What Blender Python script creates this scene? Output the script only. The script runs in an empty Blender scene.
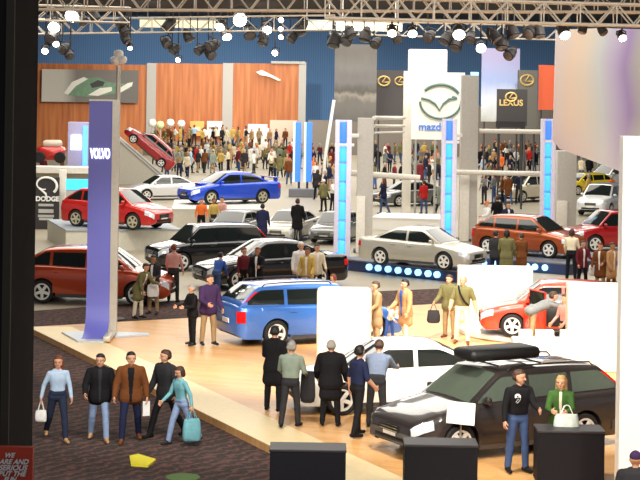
import bpy, bmesh, math, random
import numpy as np
from mathutils import Vector, Matrix, Euler

random.seed(7)
RNG = random.Random(11)
SC = bpy.context.scene
COL = SC.collection
F = 1800.0          # focal length in pixels of a 640 px wide frame
CAMZ = 6.9          # eye height above the hall floor
HY = 82.0           # horizon row on the frame's middle column
S = 0.015
ROLL = math.atan(S)
CR, SR = math.cos(ROLL), math.sin(ROLL)


def P(px, py, D):
    """world point at distance D seen at pixel px, py"""
    dx, dy = px - 320.0, py - HY
    u = dx * CR + dy * SR
    v = -dx * SR + dy * CR
    return Vector((u * D / F, D, CAMZ - v * D / F))


def G(px, py, z=0.0):
    """world point at height z seen at pixel px, py"""
    dx, dy = px - 320.0, py - HY
    v = -dx * SR + dy * CR
    return P(px, py, F * (CAMZ - z) / v)


def lin(c):
    c = c / 255.0
    return c / 12.92 if c <= 0.04045 else ((c + 0.055) / 1.055) ** 2.4


def rgb(r, g, b):
    return (lin(r), lin(g), lin(b), 1.0)


# ------------------------------------------------------------------ materials
MATS = {}


def mat(name, col, rough=0.5, metal=0.0, coat=0.0, var=0.06, scale=9.0, emit=None, spec=0.5):
    if name in MATS:
        return MATS[name]
    m = bpy.data.materials.new(name)
    m.use_nodes = True
    nt = m.node_tree
    b = nt.nodes['Principled BSDF']
    b.inputs['Roughness'].default_value = rough
    b.inputs['Metallic'].default_value = metal
    b.inputs['Coat Weight'].default_value = coat
    b.inputs['Coat Roughness'].default_value = 0.05
    b.inputs['Specular IOR Level'].default_value = spec
    if emit is not None:
        b.inputs['Base Color'].default_value = col
        b.inputs['Emission Color'].default_value = col
        b.inputs['Emission Strength'].default_value = emit
    elif var > 0:
        tc = nt.nodes.new('ShaderNodeTexCoord')
        nz = nt.nodes.new('ShaderNodeTexNoise')
        nz.inputs['Scale'].default_value = scale
        nz.inputs['Detail'].default_value = 3.0
        mx = nt.nodes.new('ShaderNodeMix')
        mx.data_type = 'RGBA'
        mx.inputs['A'].default_value = tuple(max(0, x * (1 - var * 2)) for x in col[:3]) + (1,)
        mx.inputs['B'].default_value = tuple(min(1, x * (1 + var * 2)) for x in col[:3]) + (1,)
        nt.links.new(tc.outputs['Object'], nz.inputs['Vector'])
        nt.links.new(nz.outputs['Fac'], mx.inputs['Factor'])
        nt.links.new(mx.outputs['Result'], b.inputs['Base Color'])
    else:
        b.inputs['Base Color'].default_value = col
    MATS[name] = m
    return m


def paint(name, col, metal=0.35, rough=0.28):
    return mat(name, col, rough=rough, metal=metal, coat=1.0, var=0.02, scale=40)


def ramp_mat(name, build):
    m = bpy.data.materials.new(name)
    m.use_nodes = True
    build(m.node_tree, m.node_tree.nodes['Principled BSDF'])
    MATS[name] = m
    return m


def add_ramp(nt, stops):
    r = nt.nodes.new('ShaderNodeValToRGB')
    el = r.color_ramp.elements
    while len(el) > 1:
        el.remove(el[-1])
    el[0].position, el[0].color = stops[0]
    for p, c in stops[1:]:
        e = el.new(p)
        e.color = c
    return r


# ------------------------------------------------------------------ objects
def tag(o, label=None, cat=None, group=None, kind=None):
    if label:
        o['label'] = label
    if cat:
        o['category'] = cat
    if group:
        o['group'] = group
    if kind:
        o['kind'] = kind
    return o


def empty(name, loc=(0, 0, 0), rz=0.0, label=None, cat=None, group=None):
    o = bpy.data.objects.new(name, None)
    o.empty_display_size = 0.2
    COL.objects.link(o)
    o.location = loc
    o.rotation_euler = (0, 0, rz)
    return tag(o, label, cat, group)


class MB:
    """collects shapes and links them as ONE mesh object"""

    def __init__(self):
        self.v, self.f = [], []

    def add(self, vs, fs):
        n = len(self.v)
        self.v += [tuple(v) for v in vs]
        self.f += [tuple(i + n for i in f) for f in fs]
        return self

    def box(self, c, s, M=None, bev=0.0):
        cx, cy, cz = c
        a, b, h = s[0] / 2, s[1] / 2, s[2] / 2
        if bev > 0:
            bm = bmesh.new()
            bmesh.ops.create_cube(bm, size=1.0)
            for v in bm.verts:
                v.co = Vector((v.co.x * s[0], v.co.y * s[1], v.co.z * s[2]))
            bmesh.ops.bevel(bm, geom=list(bm.edges), offset=bev, segments=2, affect='EDGES', profile=0.5)
            bm.verts.index_update()
            vs = [Vector((v.co.x + cx, v.co.y + cy, v.co.z + cz)) for v in bm.verts]
            fs = [[v.index for v in f.verts] for f in bm.faces]
            bm.free()
        else:
            vs = [Vector((cx + i * a, cy + j * b, cz + k * h)) for k in (-1, 1) for j in (-1, 1) for i in (-1, 1)]
            fs = [(0, 2, 3, 1), (4, 5, 7, 6), (0, 1, 5, 4), (2, 6, 7, 3), (0, 4, 6, 2), (1, 3, 7, 5)]
        if M is not None:
            vs = [M @ v for v in vs]
        return self.add(vs, fs)

    def tube(self, pts, r, n=8, closed=False, r2=None):
        pts = [Vector(p) for p in pts]
        N = len(pts)
        vs, fs = [], []
        up = None
        for i, p in enumerate(pts):
            if closed:
                d = pts[(i + 1) % N] - pts[i - 1]
            else:
                d = pts[min(i + 1, N - 1)] - pts[max(i - 1, 0)]
            d.normalize()
            if up is None:
                up = Vector((0, 0, 1)) if abs(d.z) < 0.9 else Vector((1, 0, 0))
            a = d.cross(up).normalized()
            b = a.cross(d).normalized()
            up = b
            rr = r if r2 is None else r + (r2 - r) * i / max(1, N - 1)
            for k in range(n):
                t = 2 * math.pi * k / n
                vs.append(p + a * (math.cos(t) * rr) + b * (math.sin(t) * rr))
        m = N if closed else N - 1
        for i in range(m):
            for k in range(n):
                i2 = (i + 1) % N
                fs.append((i * n + k, i * n + (k + 1) % n, i2 * n + (k + 1) % n, i2 * n + k))
        if not closed:
            fs.append(tuple(range(n))[::-1])
            fs.append(tuple((N - 1) * n + k for k in range(n)))
        return self.add(vs, fs)

    def lathe(self, prof, n=24, M=None, axis='z', caps=True):
        """prof: list of (radius, height)"""
        vs, fs = [], []
        for r, h in prof:
            for k in range(n):
                t = 2 * math.pi * k / n
                if axis == 'z':
                    vs.append(Vector((r * math.cos(t), r * math.sin(t), h)))
                else:
                    vs.append(Vector((r * math.cos(t), h, r * math.sin(t))))
        for i in range(len(prof) - 1):
            for k in range(n):
                fs.append((i * n + k, i * n + (k + 1) % n, (i + 1) * n + (k + 1) % n, (i + 1) * n + k))
        if caps:
            fs.append(tuple(range(n))[::-1])
            fs.append(tuple((len(prof) - 1) * n + k for k in range(n)))
        if M is not None:
            vs = [M @ v for v in vs]
        return self.add(vs, fs)

    def prism(self, poly, z0, z1):
        """vertical prism over a ground polygon"""
        n = len(poly)
        vs = [Vector((p[0], p[1], z0)) for p in poly] + [Vector((p[0], p[1], z1)) for p in poly]
        fs = [tuple(range(n))[::-1], tuple(range(n, 2 * n))]
        fs += [(i, (i + 1) % n, n + (i + 1) % n, n + i) for i in range(n)]
        return self.add(vs, fs)

    def slab(self, poly, t):
        """poly in x,z extruded along y from 0 to t"""
        n = len(poly)
        vs = [Vector((p[0], 0, p[1])) for p in poly] + [Vector((p[0], t, p[1])) for p in poly]
        fs = [tuple(range(n)), tuple(range(n, 2 * n))[::-1]]
        fs += [(i, n + i, n + (i + 1) % n, (i + 1) % n) for i in range(n)]
        return self.add(vs, fs)

    def build(self, name, material, parent=None, smooth=None, loc=None, rz=0.0):
        me = bpy.data.meshes.new(name)
        me.from_pydata([tuple(v) for v in self.v], [], self.f)
        bm = bmesh.new()
        bm.from_mesh(me)
        bmesh.ops.recalc_face_normals(bm, faces=bm.faces)
        bm.to_mesh(me)
        bm.free()
        if smooth:
            me.polygons.foreach_set('use_smooth', [True] * len(me.polygons))
            me.set_sharp_from_angle(angle=math.radians(smooth))
        me.materials.append(material)
        me.update()
        o = bpy.data.objects.new(name, me)
        COL.objects.link(o)
        if loc is not None:
            o.location = loc
            o.rotation_euler = (0, 0, rz)
        if parent is not None:
            o.parent = parent
        return o


def children_of(o):
    return [c for c in KIDS.get(o.name, [])]


def copy_tree(o, parent=None):
    c = o.copy()
    COL.objects.link(c)
    if parent is not None:
        c.parent = parent
    for ch in list(o.children):
        copy_tree(ch, c)
    return c


KIDS = {}
ORD = ['first', 'second', 'third', 'fourth', 'fifth', 'sixth', 'seventh', 'eighth', 'ninth', 'tenth', 'eleventh', 'twelfth',
       'thirteenth', 'fourteenth', 'fifteenth', 'sixteenth', 'seventeenth', 'eighteenth', 'nineteenth', 'twentieth']


def text(body, size, material, parent, loc, rot=(math.pi / 2, 0, 0), ext=0.01, shear=0.0, name='lettering', align='CENTER', sx=1.0, bold=0.0):
    cu = bpy.data.curves.new(name, 'FONT')
    cu.body = body
    cu.size = size
    cu.extrude = ext
    cu.align_x = align
    cu.align_y = 'CENTER'
    cu.shear = shear
    cu.offset = bold
    tmp = bpy.data.objects.new(name, cu)
    COL.objects.link(tmp)
    me = bpy.data.meshes.new_from_object(tmp.evaluated_get(bpy.context.evaluated_depsgraph_get()))
    bpy.data.objects.remove(tmp)
    bpy.data.curves.remove(cu)
    me.name = name
    me.materials.clear()
    me.materials.append(material)
    o = bpy.data.objects.new(name, me)
    COL.objects.link(o)
    o.location = loc
    o.rotation_euler = rot
    o.scale = (sx, 1, 1)
    if parent is not None:
        o.parent = parent
    return o


# shared materials
M_TYRE = mat('tyre_rubber', rgb(24, 24, 25), 0.8)
M_RIM = mat('alloy', rgb(226, 224, 218), 0.35, metal=0.15, var=.02)
M_GLASS = mat('car_glass', rgb(26, 32, 32), 0.06, metal=0.0, var=0.02, spec=0.9)
M_BLACK = mat('black_plastic', rgb(20, 20, 22), 0.5)
M_DARKGREY = mat('dark_grey', rgb(62, 62, 64), 0.6)
M_LAMP = mat('headlamp_glass', rgb(235, 240, 245), 0.08, metal=0.3, var=0.02)
M_TAIL = mat('tail_lamp_red', rgb(205, 20, 22), 0.15, var=0.02)
M_CHROME = mat('chrome', rgb(220, 220, 222), 0.12, metal=1.0, var=0.01)
M_WHITE = mat('white_paint', rgb(238, 236, 230), 0.5, var=0.02)
M_GREY = mat('grey_paint', rgb(176, 174, 168), 0.55)
M_ALU = mat('truss_aluminium', rgb(206, 194, 176), 0.5, metal=0.1)


# ------------------------------------------------------------------ cars
def pw(pts, x):
    """smooth piecewise interpolation"""
    if x <= pts[0][0]:
        return pts[0][1]
    for (a, ya), (b, yb) in zip(pts, pts[1:]):
        if x <= b:
            return ya + (yb - ya) * (x - a) / (b - a)
    return pts[-1][1]


STYLES = {
    'sedan': dict(L=4.7, W=1.80, H=1.45, wb=2.68, fo=0.96, r=0.325,
                  deck=[(0, .60), (.012, .66), (.04, .72), (.12, .81), (.26, .92), (.5, .95), (.75, .99), (.84, 1.0), (.95, 1.0), (.985, .97), (1, .88)],
                  g=(.245, .415, .66, .845), posts=[.545], rw='slope'),
    'coupe': dict(L=4.45, W=1.80, H=1.40, wb=2.68, fo=0.85, r=0.33,
                  deck=[(0, .54), (.012, .62), (.04, .68), (.12, .77), (.28, .88), (.5, .92), (.75, .97), (.86, 1.0), (.95, 1.0), (.985, .96), (1, .86)],
                  g=(.265, .44, .62, .90), posts=[.56], rw='slope'),
    'hatch': dict(L=4.3, W=1.76, H=1.50, wb=2.62, fo=0.87, r=0.32,
                  deck=[(0, .60), (.012, .68), (.04, .75), (.12, .84), (.25, .95), (.5, .97), (.8, 1.02), (.93, 1.02), (.985, .98), (1, .88)],
                  g=(.225, .40, .80, .965), posts=[.53, .76], rw='steep'),
    'wagon': dict(L=4.73, W=1.86, H=1.54, wb=2.76, fo=0.93, r=0.335,
                  deck=[(0, .62), (.012, .70), (.04, .76), (.12, .85), (.26, .97), (.5, 1.0), (.8, 1.04), (.95, 1.05), (.988, 1.02), (1, .92)],
                  g=(.245, .40, .87, .985), posts=[.52, .72], rw='steep'),
    'suv': dict(L=4.7, W=1.90, H=1.72, wb=2.78, fo=0.90, r=0.365,
                deck=[(0, .74), (.012, .84), (.04, .90), (.12, .98), (.25, 1.07), (.5, 1.09), (.8, 1.12), (.95, 1.12), (.988, 1.08), (1, .98)],
                g=(.23, .37, .87, .985), posts=[.50, .71], rw='steep'),
}
PLAN = [(0, .72), (.008, .80), (.02, .87), (.05, .935), (.10, .975), (.17, 1.0), (.84, 1.0), (.92, .975), (.965, .94), (.985, .88), (.995, .82), (1, .76)]
PROF = [(.0, .93), (.2, .955), (.35, .985), (.55, 1.0), (.75, .992), (.9, .968), (.965, .935), (1.0, .885)]


def smooth_strip(fn, us, vs):
    V = [[fn(u, v) for v in vs] for u in us]
    n = len(vs)
    pts = [p for row in V for p in row]
    fs = [(i * n + j, i * n + j + 1, (i + 1) * n + j + 1, (i + 1) * n + j) for i in range(len(us) - 1) for j in range(n - 1)]
    return pts, fs


def frange(a, b, n):
    return [a + (b - a) * i / (n - 1) for i in range(n)]


def car(name, label, cat, style, pm, loc, rz, scale=1.0, group=None, rails=False, spoiler=False, scoop=False, plate=True,
        trim=None, roof_box=False, open_door=False, pitch=0.0, rim=None, glass=None, lights=True):
    sp = STYLES[style]
    L, W, H, wb, fo, r = (sp[k] for k in ('L', 'W', 'H', 'wb', 'fo', 'r'))
    sill = 0.20 if style != 'suv' else 0.27
    root = empty(name, loc, rz, label, cat, group)
    root.rotation_euler = (0, pitch, rz)
    root.scale = (scale, scale, scale)
    glass = glass or M_GLASS
    rim = rim or M_RIM
    X = lambda t: L / 2 - t * L
    T = lambda x: (L / 2 - x) / L
    xf, xr = L / 2 - fo, L / 2 - fo - wb
    ra = r + 0.055
    wdt = lambda t: W / 2 * pw(PLAN, t)
    dk = lambda t: pw(sp['deck'], t)
    gb, gf, gr, ge = sp['g']

    def side(t, z):
        return wdt(t) * pw(PROF, z / dk(t))

    def zbot(x):
        t = T(x)
        z = sill + .10 * max(0, (.03 - t) / .03) + .12 * max(0, (t - .96) / .04)
        for xc in (xf, xr):
            if abs(x - xc) < ra:
                z = max(z, r + math.sqrt(max(0, ra * ra - (x - xc) ** 2)))
        return z
    # lower body
    xs = [X(t) for t in (0, .004, .008, .014, .02, .035, .05, .075, .1, .13, .17)] + [X(t) for t in frange(.2, .82, 26)] + \
         [X(t) for t in (.84, .87, .9, .92, .945, .965, .978, .985, .991, .996, 1)]
    for xc in (xf, xr):
        xs += [xc + ra + .002, xc - ra - .002] + [xc + (ra - .0005) * math.cos(a) for a in frange(0, math.pi, 15)]
    xs = sorted(set(round(x, 4) for x in xs if -L / 2 <= x <= L / 2), reverse=True)
    rows = []
    for x in xs:
        t = T(x)
        zb, zt = zbot(x), dk(t)
        w = wdt(t)
        pts = [(w - .14, zb), (side(t, zb), zb)]
        for q in (.12, .26, .42, .58, .72, .84, .92, .97, 1.0):
            z = zb + (zt - zb) * q
            pts.append((side(t, z), z))
        for k, cr in ((.78, .012), (.6, .022), (.35, .03), (.12, .033)):
            pts.append((w * k, zt + cr * min(1, w / (W / 2))))
        full = pts + [(-y, z) for y, z in reversed(pts)]
        rows.append([(x, y, z) for y, z in full])
    b = MB()
    n = len(rows[0])
    vs = [p for rw_ in rows for p in rw_]
    fs = [(i * n + j, i * n + j + 1, (i + 1) * n + j + 1, (i + 1) * n + j) for i in range(len(rows) - 1) for j in range(n - 1)]
    fs += [tuple(range(n)), tuple((len(rows) - 1) * n + k for k in range(n))]
    b.add(vs, fs)
    body = b.build('body', pm, root, smooth=40)
    # underbody, fills the wheel wells
    u = MB()
    u.box(((xf + xr) / 2, 0, .43), (wb + 2 * ra + .1, W - .50, .46))
    u.box((0, 0, .30), (L * .93, W * .7, .16))
    u.build('underbody', M_BLACK, root)
    # greenhouse
    belt = lambda t: dk(t) - .01
    yb, yr = W / 2 * .875, W / 2 * (.70 if style not in ('suv', 'wagon') else .745)

    def ztop(t):
        z0, z1 = dk(gb), dk(ge)
        if t <= gf:
            q = (t - gb) / (gf - gb)
            return z0 + (H - .035 - z0) * (q ** .92)
        if t >= gr:
            q = (ge - t) / (ge - gr)
            return z1 + (H - .045 - z1) * (q ** (.85 if sp['rw'] == 'slope' else .8))
        q = (t - gf) / (gr - gf)
        return H - .035 - .01 * q + .04 * math.sin(math.pi * q) ** .8

    def yside(t, z):
        bz = belt(t)
        q = max(0, min(1, (z - bz) / max(.05, H - bz)))
        return (yb + (yr - yb) * (q ** 1.25)) * min(1, wdt(t) / (W / 2) + .02)
    gts = [gb + (gf - gb) * q for q in frange(0, 1, 9)] + [gf + (gr - gf) * q for q in frange(.08, .92, 9)] + [gr + (ge - gr) * q for q in frange(0, 1, 9)]
    rows = []
    for t in gts:
        zt, bz = ztop(t), belt(t) - .03
        pts = []
        for q in (0, .2, .4, .6, .8, .93):
            z = bz + (zt - bz) * q
            pts.append((yside(t, z), z))
        ye = yside(t, zt)
        pts += [(ye * .96, zt - .004), (ye * .86, zt + .01), (ye * .6, zt + .022), (ye * .3, zt + .03), (0.02, zt + .032)]
        full = pts + [(-y, z) for y, z in reversed(pts)]
        rows.append([(X(t), y, z) for y, z in full])
    g = MB()
    n = len(rows[0])
    vs = [p for rw_ in rows for p in rw_]
    fs = [(i * n + j, i * n + j + 1, (i + 1) * n + j + 1, (i + 1) * n + j) for i in range(len(rows) - 1) for j in range(n - 1)]
    fs += [tuple(range(n)), tuple((len(rows) - 1) * n + k for k in range(n))]
    g.add(vs, fs)
    g.build('cabin', pm, root, smooth=38)

    def pane(nm, t0, t1, edge):
        def fn(t, k):
            e = 1e-3
            zt = ztop(t)
            sl = (ztop(t + e) - ztop(t - e)) / (-2 * e * L)   # dz/dx
            nx, nz = -sl, 1.0
            q = math.hypot(nx, nz)
            cr = .032 * (1 - k * k)
            y = yside(t, zt) * edge * k
            return (X(t) + nx / q * .012, y, zt + cr + nz / q * .012)
        m_ = MB()
        m_.add(*smooth_strip(fn, frange(t0, t1, 8), frange(-1, 1, 9)))
        return m_.build(nm, glass, root, smooth=60)
    pane('windshield', gb + (gf - gb) * .06, gb + (gf - gb) * .93, .9)
    if sp['rw'] == 'slope':
        pane('rear_window', gr + (ge - gr) * .08, gr + (ge - gr) * .86, .88)
    else:
        pane('rear_window', gr + (ge - gr) * .12, gr + (ge - gr) * .82, .88)
    # side windows
    posts = [gb + .03] + sp['posts'] + [ge - (.02 if sp['rw'] == 'slope' else .012)]
    for sgn in (1, -1):
        for a, c in zip(posts, posts[1:]):
            t0, t1 = a + .010, c - .010
            us = frange(t0, t1, 12)
            us = [t for t in us if min(ztop(t) - .075, H - .115) > belt(t) + .075]
            if len(us) < 2:
                continue

            def fn(t, q):
                z0 = belt(t) + .035
                z1 = max(z0 + .02, min(ztop(t) - .075, H - .115))
                z = z0 + (z1 - z0) * q
                return (X(t), sgn * (yside(t, z) + .008), z)
            m_ = MB()
            m_.add(*smooth_strip(fn, us, frange(0, 1, 6)))
            m_.build('side_window', glass, root, smooth=60)
    # doors with handles
    dts = [gb + .055, sp['posts'][0], min(T(xr) - ra / L * .75, gr + .04)]
    for sgn in (1, -1):
        for k, (a, c) in enumerate(zip(dts, dts[1:])):
            if open_door and sgn == 1 and k == 0:
                # swung open about its front edge
                d = MB()
                hx, hy = X(a), sgn * side(a, .6)
                Mx = Matrix.Translation((hx, hy, 0)) @ Matrix.Rotation(math.radians(-62), 4, 'Z')
                dl = (c - a) * L
                d.box((-dl / 2, 0, .58), (dl, .09, .68), Mx, bev=.03)
                d.box((-dl * .55, -.02, 1.36), (dl * .7, .03, .04), Mx)
                d.box((-dl * .98, -.01, 1.15), (.04, .03, .44), Mx)
                d.tube([Mx @ Vector((-dl * .03, 0, .92)), Mx @ Vector((-dl * .25, -.02, 1.36))], .02)
                dr = d.build('door', pm, root, smooth=40)
                tr = MB()
                tr.box((-dl / 2, -.055, .58), (dl * .75, .03, .42), Mx, bev=.01)
                tr.build('door_trim', M_WHITE, dr)
                gl = MB()
                gl.box((-dl * .6, 0, 1.14), (dl * .7, .012, .42), Mx)
                gl.build('window_glass', glass, dr)
                op = MB()
                op.add(*smooth_strip(lambda t, z: (X(t), sgn * (side(t, z) + .006), z), frange(a + .006, c - .006, 8), frange(sill + .12, belt((a + c) / 2) - .03, 6)))
                op.build('door_opening', M_BLACK, root, smooth=60)
                continue
            d = MB()
            d.add(*smooth_strip(lambda t, z: (X(t), sgn * (side(t, z) + .005), z), frange(a + .004, c - .004, 10), frange(sill + .10, belt((a + c) / 2) - .055, 8)))
            dr = d.build('door', pm, root, smooth=60)
            h = MB()
            th = c - .035
            z = belt(th) - .13
            h.box((X(th), sgn * (side(th, z) + .022), z), (.19, .03, .028), bev=.008)
            h.build('handle', trim or pm, dr, smooth=40)
    # rocker trim
    for sgn in (1, -1):
        k = MB()
        k.add(*smooth_strip(lambda x, z: (x, sgn * (side(T(x), z) + .012), z), frange(xf - ra - .02, xr + ra + .02, 8), frange(sill - .02, sill + .07, 3)))
        k.build('sill_trim', trim or M_DARKGREY, root, smooth=60)
    # lamps
    if lights:
        for sgn in (1, -1):
            zd = dk(.06)
            hl = MB()
            hl.add(*smooth_strip(lambda t, q: (X(t) + .012, sgn * (side(t, (dk(t) - .20 + .17 * q)) + .006), dk(t) - .20 + .17 * q), frange(.004, .082, 9), frange(0, 1, 5)))
            hl.build('headlamp', M_LAMP, root, smooth=60)
            hi, lo = (dk(.97) - .06, dk(.97) - .30) if sp['rw'] == 'slope' else (dk(.97) - .04, .62)
            tl = MB()
            tl.add(*smooth_strip(lambda t, z: (X(t) - .012, sgn * (side(t, min(z, dk(t) - .01)) + .006), z), frange(.955, .997, 7), frange(lo, min(hi, dk(.997) - .03), 5)))
            tl.build('tail_lamp', M_TAIL, root, smooth=60)
            if style in ('wagon', 'suv'):
                up = MB()
                z1_, zh_ = dk(ge), H - .045

                def upl(q, k):
                    t = ge - (ge - gr) * q ** 1.25
                    z = z1_ + (zh_ - z1_) * q - .012
                    return (X(t) + .012 + .085 * k, sgn * (yside(t, z) + .009), z)
                up.add(*smooth_strip(upl, frange(.04, .80, 7), frange(0, 1, 3)))
                up.build('tail_lamp', M_TAIL, root, smooth=60)
    # front face
    gz = dk(.008) - .12
    k = MB()
    k.box((L / 2 + .006, 0, gz), (.05, W * .34, .15), bev=.012)
    gr_ = k.build('grille', M_BLACK, root, smooth=40)
    k = MB()
    for q in (-.05, 0, .05):
        k.box((L / 2 + .034, 0, gz + q), (.012, W * .32, .012))
    k.build('grille_bar', M_CHROME, gr_)
    k = MB()
    k.box((L / 2 - .004, 0, sill + .17), (.04, W * .55, .10), bev=.01)
    k.build('air_intake', M_BLACK, root, smooth=40)
    if trim is not None:
        for sgn_x, tt in ((1, 0.02), (-1, .98)):
            k = MB()
            ts = frange(.0, .09, 8) if sgn_x == 1 else frange(.91, 1.0, 8)
            te = 0.0 if sgn_x == 1 else 1.0
            path = [(1, t) for t in (ts[::-1] if sgn_x == 1 else ts)] + [(-1, t) for t in (ts if sgn_x == 1 else ts[::-1])]
            k.add(*smooth_strip(lambda st, z: (X(st[1]) + sgn_x * .016, st[0] * (side(st[1], z) + .014), z), path, frange(sill + .1, sill + .3, 4)))
            k.build('bumper', trim, root, smooth=60)
    if plate:
        k = MB()
        k.box((L / 2 + .014, 0, sill + .27), (.02, .42, .11))
        k.build('number_plate', M_WHITE, root)
        k = MB()
        k.box((-L / 2 - .012, 0, .62), (.02, .42, .11))
        k.build('number_plate', M_WHITE, root)
    # mirrors
    tm = gb + (gf - gb) * .42
    for sgn in (1, -1):
        k = MB()
        zc = belt(tm) + .09
        k.box((X(tm), sgn * (yb + .13), zc), (.10, .19, .13), bev=.035)
        k.box((X(tm), sgn * (yb + .02), zc - .05), (.05, .14, .03))
        k.build('wing_mirror', pm, root, smooth=50)
    # wheels
    for xc in (xf, xr):
        for sgn in (1, -1):
            w = .205
            y0 = W / 2 - .02
            k = MB()
            M_ = Matrix.Translation((xc, sgn * (y0 - w / 2), r))
            k.lathe([(r * .62, -w / 2 * sgn), (r * .9, -w / 2 * sgn), (r, -w * .36 * sgn), (r, w * .36 * sgn), (r * .9, w / 2 * sgn), (r * .70, w / 2 * sgn), (r * .69, w * .1 * sgn)], 28, M_, axis='y')
            wh = k.build('wheel', M_TYRE, root, smooth=35)
            k = MB()
            k.lathe([(r * .71, w * .30 * sgn), (r * .71, w * .51 * sgn), (r * .60, w * .50 * sgn), (r * .58, w * .15 * sgn)], 28, M_, axis='y', caps=False)
            for s_ in range(5):
                Ms = M_ @ Matrix.Rotation(2 * math.pi * s_ / 5 + .3, 4, 'Y')
                k.box((r * .36, sgn * w * .40, 0), (r * .62, .035, r * .25), Ms, bev=.008)
            k.lathe([(r * .18, w * .30 * sgn), (r * .16, w * .49 * sgn), (r * .08, w * .52 * sgn)], 14, M_, axis='y')
            k.build('rim', rim, wh, smooth=40)
    if rails:
        for sgn in (1, -1):
            k = MB()
            a, c = gf + .04, gr - .02
            pts = [(X(t), sgn * (yr * .97), ztop(t) + (.0 if q in (0, 1) else .065)) for q, t in [(q, a + (c - a) * q) for q in (0, .04, .25, .5, .75, .96, 1)]]
            k.tube(pts, .016, 8)
            k.build('roof_rail', M_BLACK, root, smooth=60)
    if roof_box:
        k = MB()
        k.box((X(.47), .12, H + .24), (1.55, .70, .22), bev=.09)
        rb = k.build('roof_box', M_BLACK, root, smooth=50)
        k = MB()
        for t in (.40, .60):
            k.tube([(X(t), -yr, H + .08), (X(t), yr, H + .08)], .018, 8)
        k.build('cross_bar', M_CHROME, root, smooth=60)
    if spoiler:
        k = MB()
        ts = .955 if sp['rw'] == 'slope' else gr
        zt = (dk(ts) if sp['rw'] == 'slope' else H - .06)
        k.box((X(ts), 0, zt + .19), (.24, W * .8, .03), bev=.01)
        for sgn in (1, -1):
            k.box((X(ts), sgn * W * .34, zt + .09), (.16, .035, .20), bev=.01)
        k.build('spoiler', pm, root, smooth=40)
    if scoop:
        k = MB()
        k.box((X(.19), 0, dk(.19) + .05), (.45, .55, .09), bev=.03)
        sc_ = k.build('hood_scoop', pm, root, smooth=40)
        k = MB()
        k.box((X(.19) + .224, 0, dk(.19) + .055), (.02, .44, .05))
        k.build('scoop_mouth', M_BLACK, sc_)
    return root
# ------------------------------------------------------------------ people
SKINC = mat('skin', rgb(214, 160, 128), 0.6, var=0.04)
SKIN2 = mat('skin_tan', rgb(170, 118, 88), 0.6, var=0.04)
EYE = mat('eye_dark', rgb(40, 28, 24), 0.4)
LIP = mat('lips', rgb(165, 88, 80), 0.5)


def cloth(name, r, g, b):
    return mat('cloth_' + name, rgb(r, g, b), 0.85, var=0.10, scale=14, spec=0.2)


def capsule(p0, r0, p1, r1, n=12):
    p0, p1 = Vector(p0), Vector(p1)
    d = p1 - p0
    L = d.length
    d = d.normalized() if L > 1e-6 else Vector((0, 0, 1))
    up = Vector((0, 0, 1)) if abs(d.z) < .9 else Vector((1, 0, 0))
    a = d.cross(up).normalized()
    b = d.cross(a).normalized()
    rings = []
    for q in (-.97, -.75, -.4, 0):
        rings.append((p0 + d * (r0 * q), r0 * math.sqrt(max(.0, 1 - q * q))))
    for q in (0, .4, .75, .97):
        rings.append((p1 + d * (r1 * q), r1 * math.sqrt(max(.0, 1 - q * q))))
    vs, fs = [], []
    for c, r in rings:
        for k in range(n):
            t = 2 * math.pi * k / n
            vs.append(c + a * (r * math.cos(t)) + b * (r * math.sin(t)))
    for i in range(len(rings) - 1):
        for k in range(n):
            fs.append((i * n + k, i * n + (k + 1) % n, (i + 1) * n + (k + 1) % n, (i + 1) * n + k))
    fs.append(tuple(range(n))[::-1])
    fs.append(tuple((len(rings) - 1) * n + k for k in range(n)))
    return vs, fs


def remesh(caps, voxel, name, smooth_it=4):
    m = MB()
    for c in caps:
        m.add(*capsule(*c[:4]))
    me = bpy.data.meshes.new('raw')
    me.from_pydata([tuple(v) for v in m.v], [], m.f)
    bm = bmesh.new()
    bm.from_mesh(me)
    bmesh.ops.recalc_face_normals(bm, faces=bm.faces)
    bm.to_mesh(me)
    bm.free()
    o = bpy.data.objects.new('raw', me)
    COL.objects.link(o)
    md = o.modifiers.new('r', 'REMESH')
    md.mode = 'VOXEL'
    md.voxel_size = voxel
    md.use_smooth_shade = True
    if smooth_it:
        sm = o.modifiers.new('s', 'SMOOTH')
        sm.factor = .5
        sm.iterations = smooth_it
    dg = bpy.context.evaluated_depsgraph_get()
    out = bpy.data.meshes.new_from_object(o.evaluated_get(dg))
    out.name = name
    bpy.data.objects.remove(o)
    bpy.data.meshes.remove(me)
    out.polygons.foreach_set('use_smooth', [True] * len(out.polygons))
    return out


SLOTS = ['skin', 'top', 'bottom', 'shoe', 'inner', 'eye', 'lip']


def rotm(ax, deg):
    return Matrix.Rotation(math.radians(deg), 3, ax)


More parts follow.
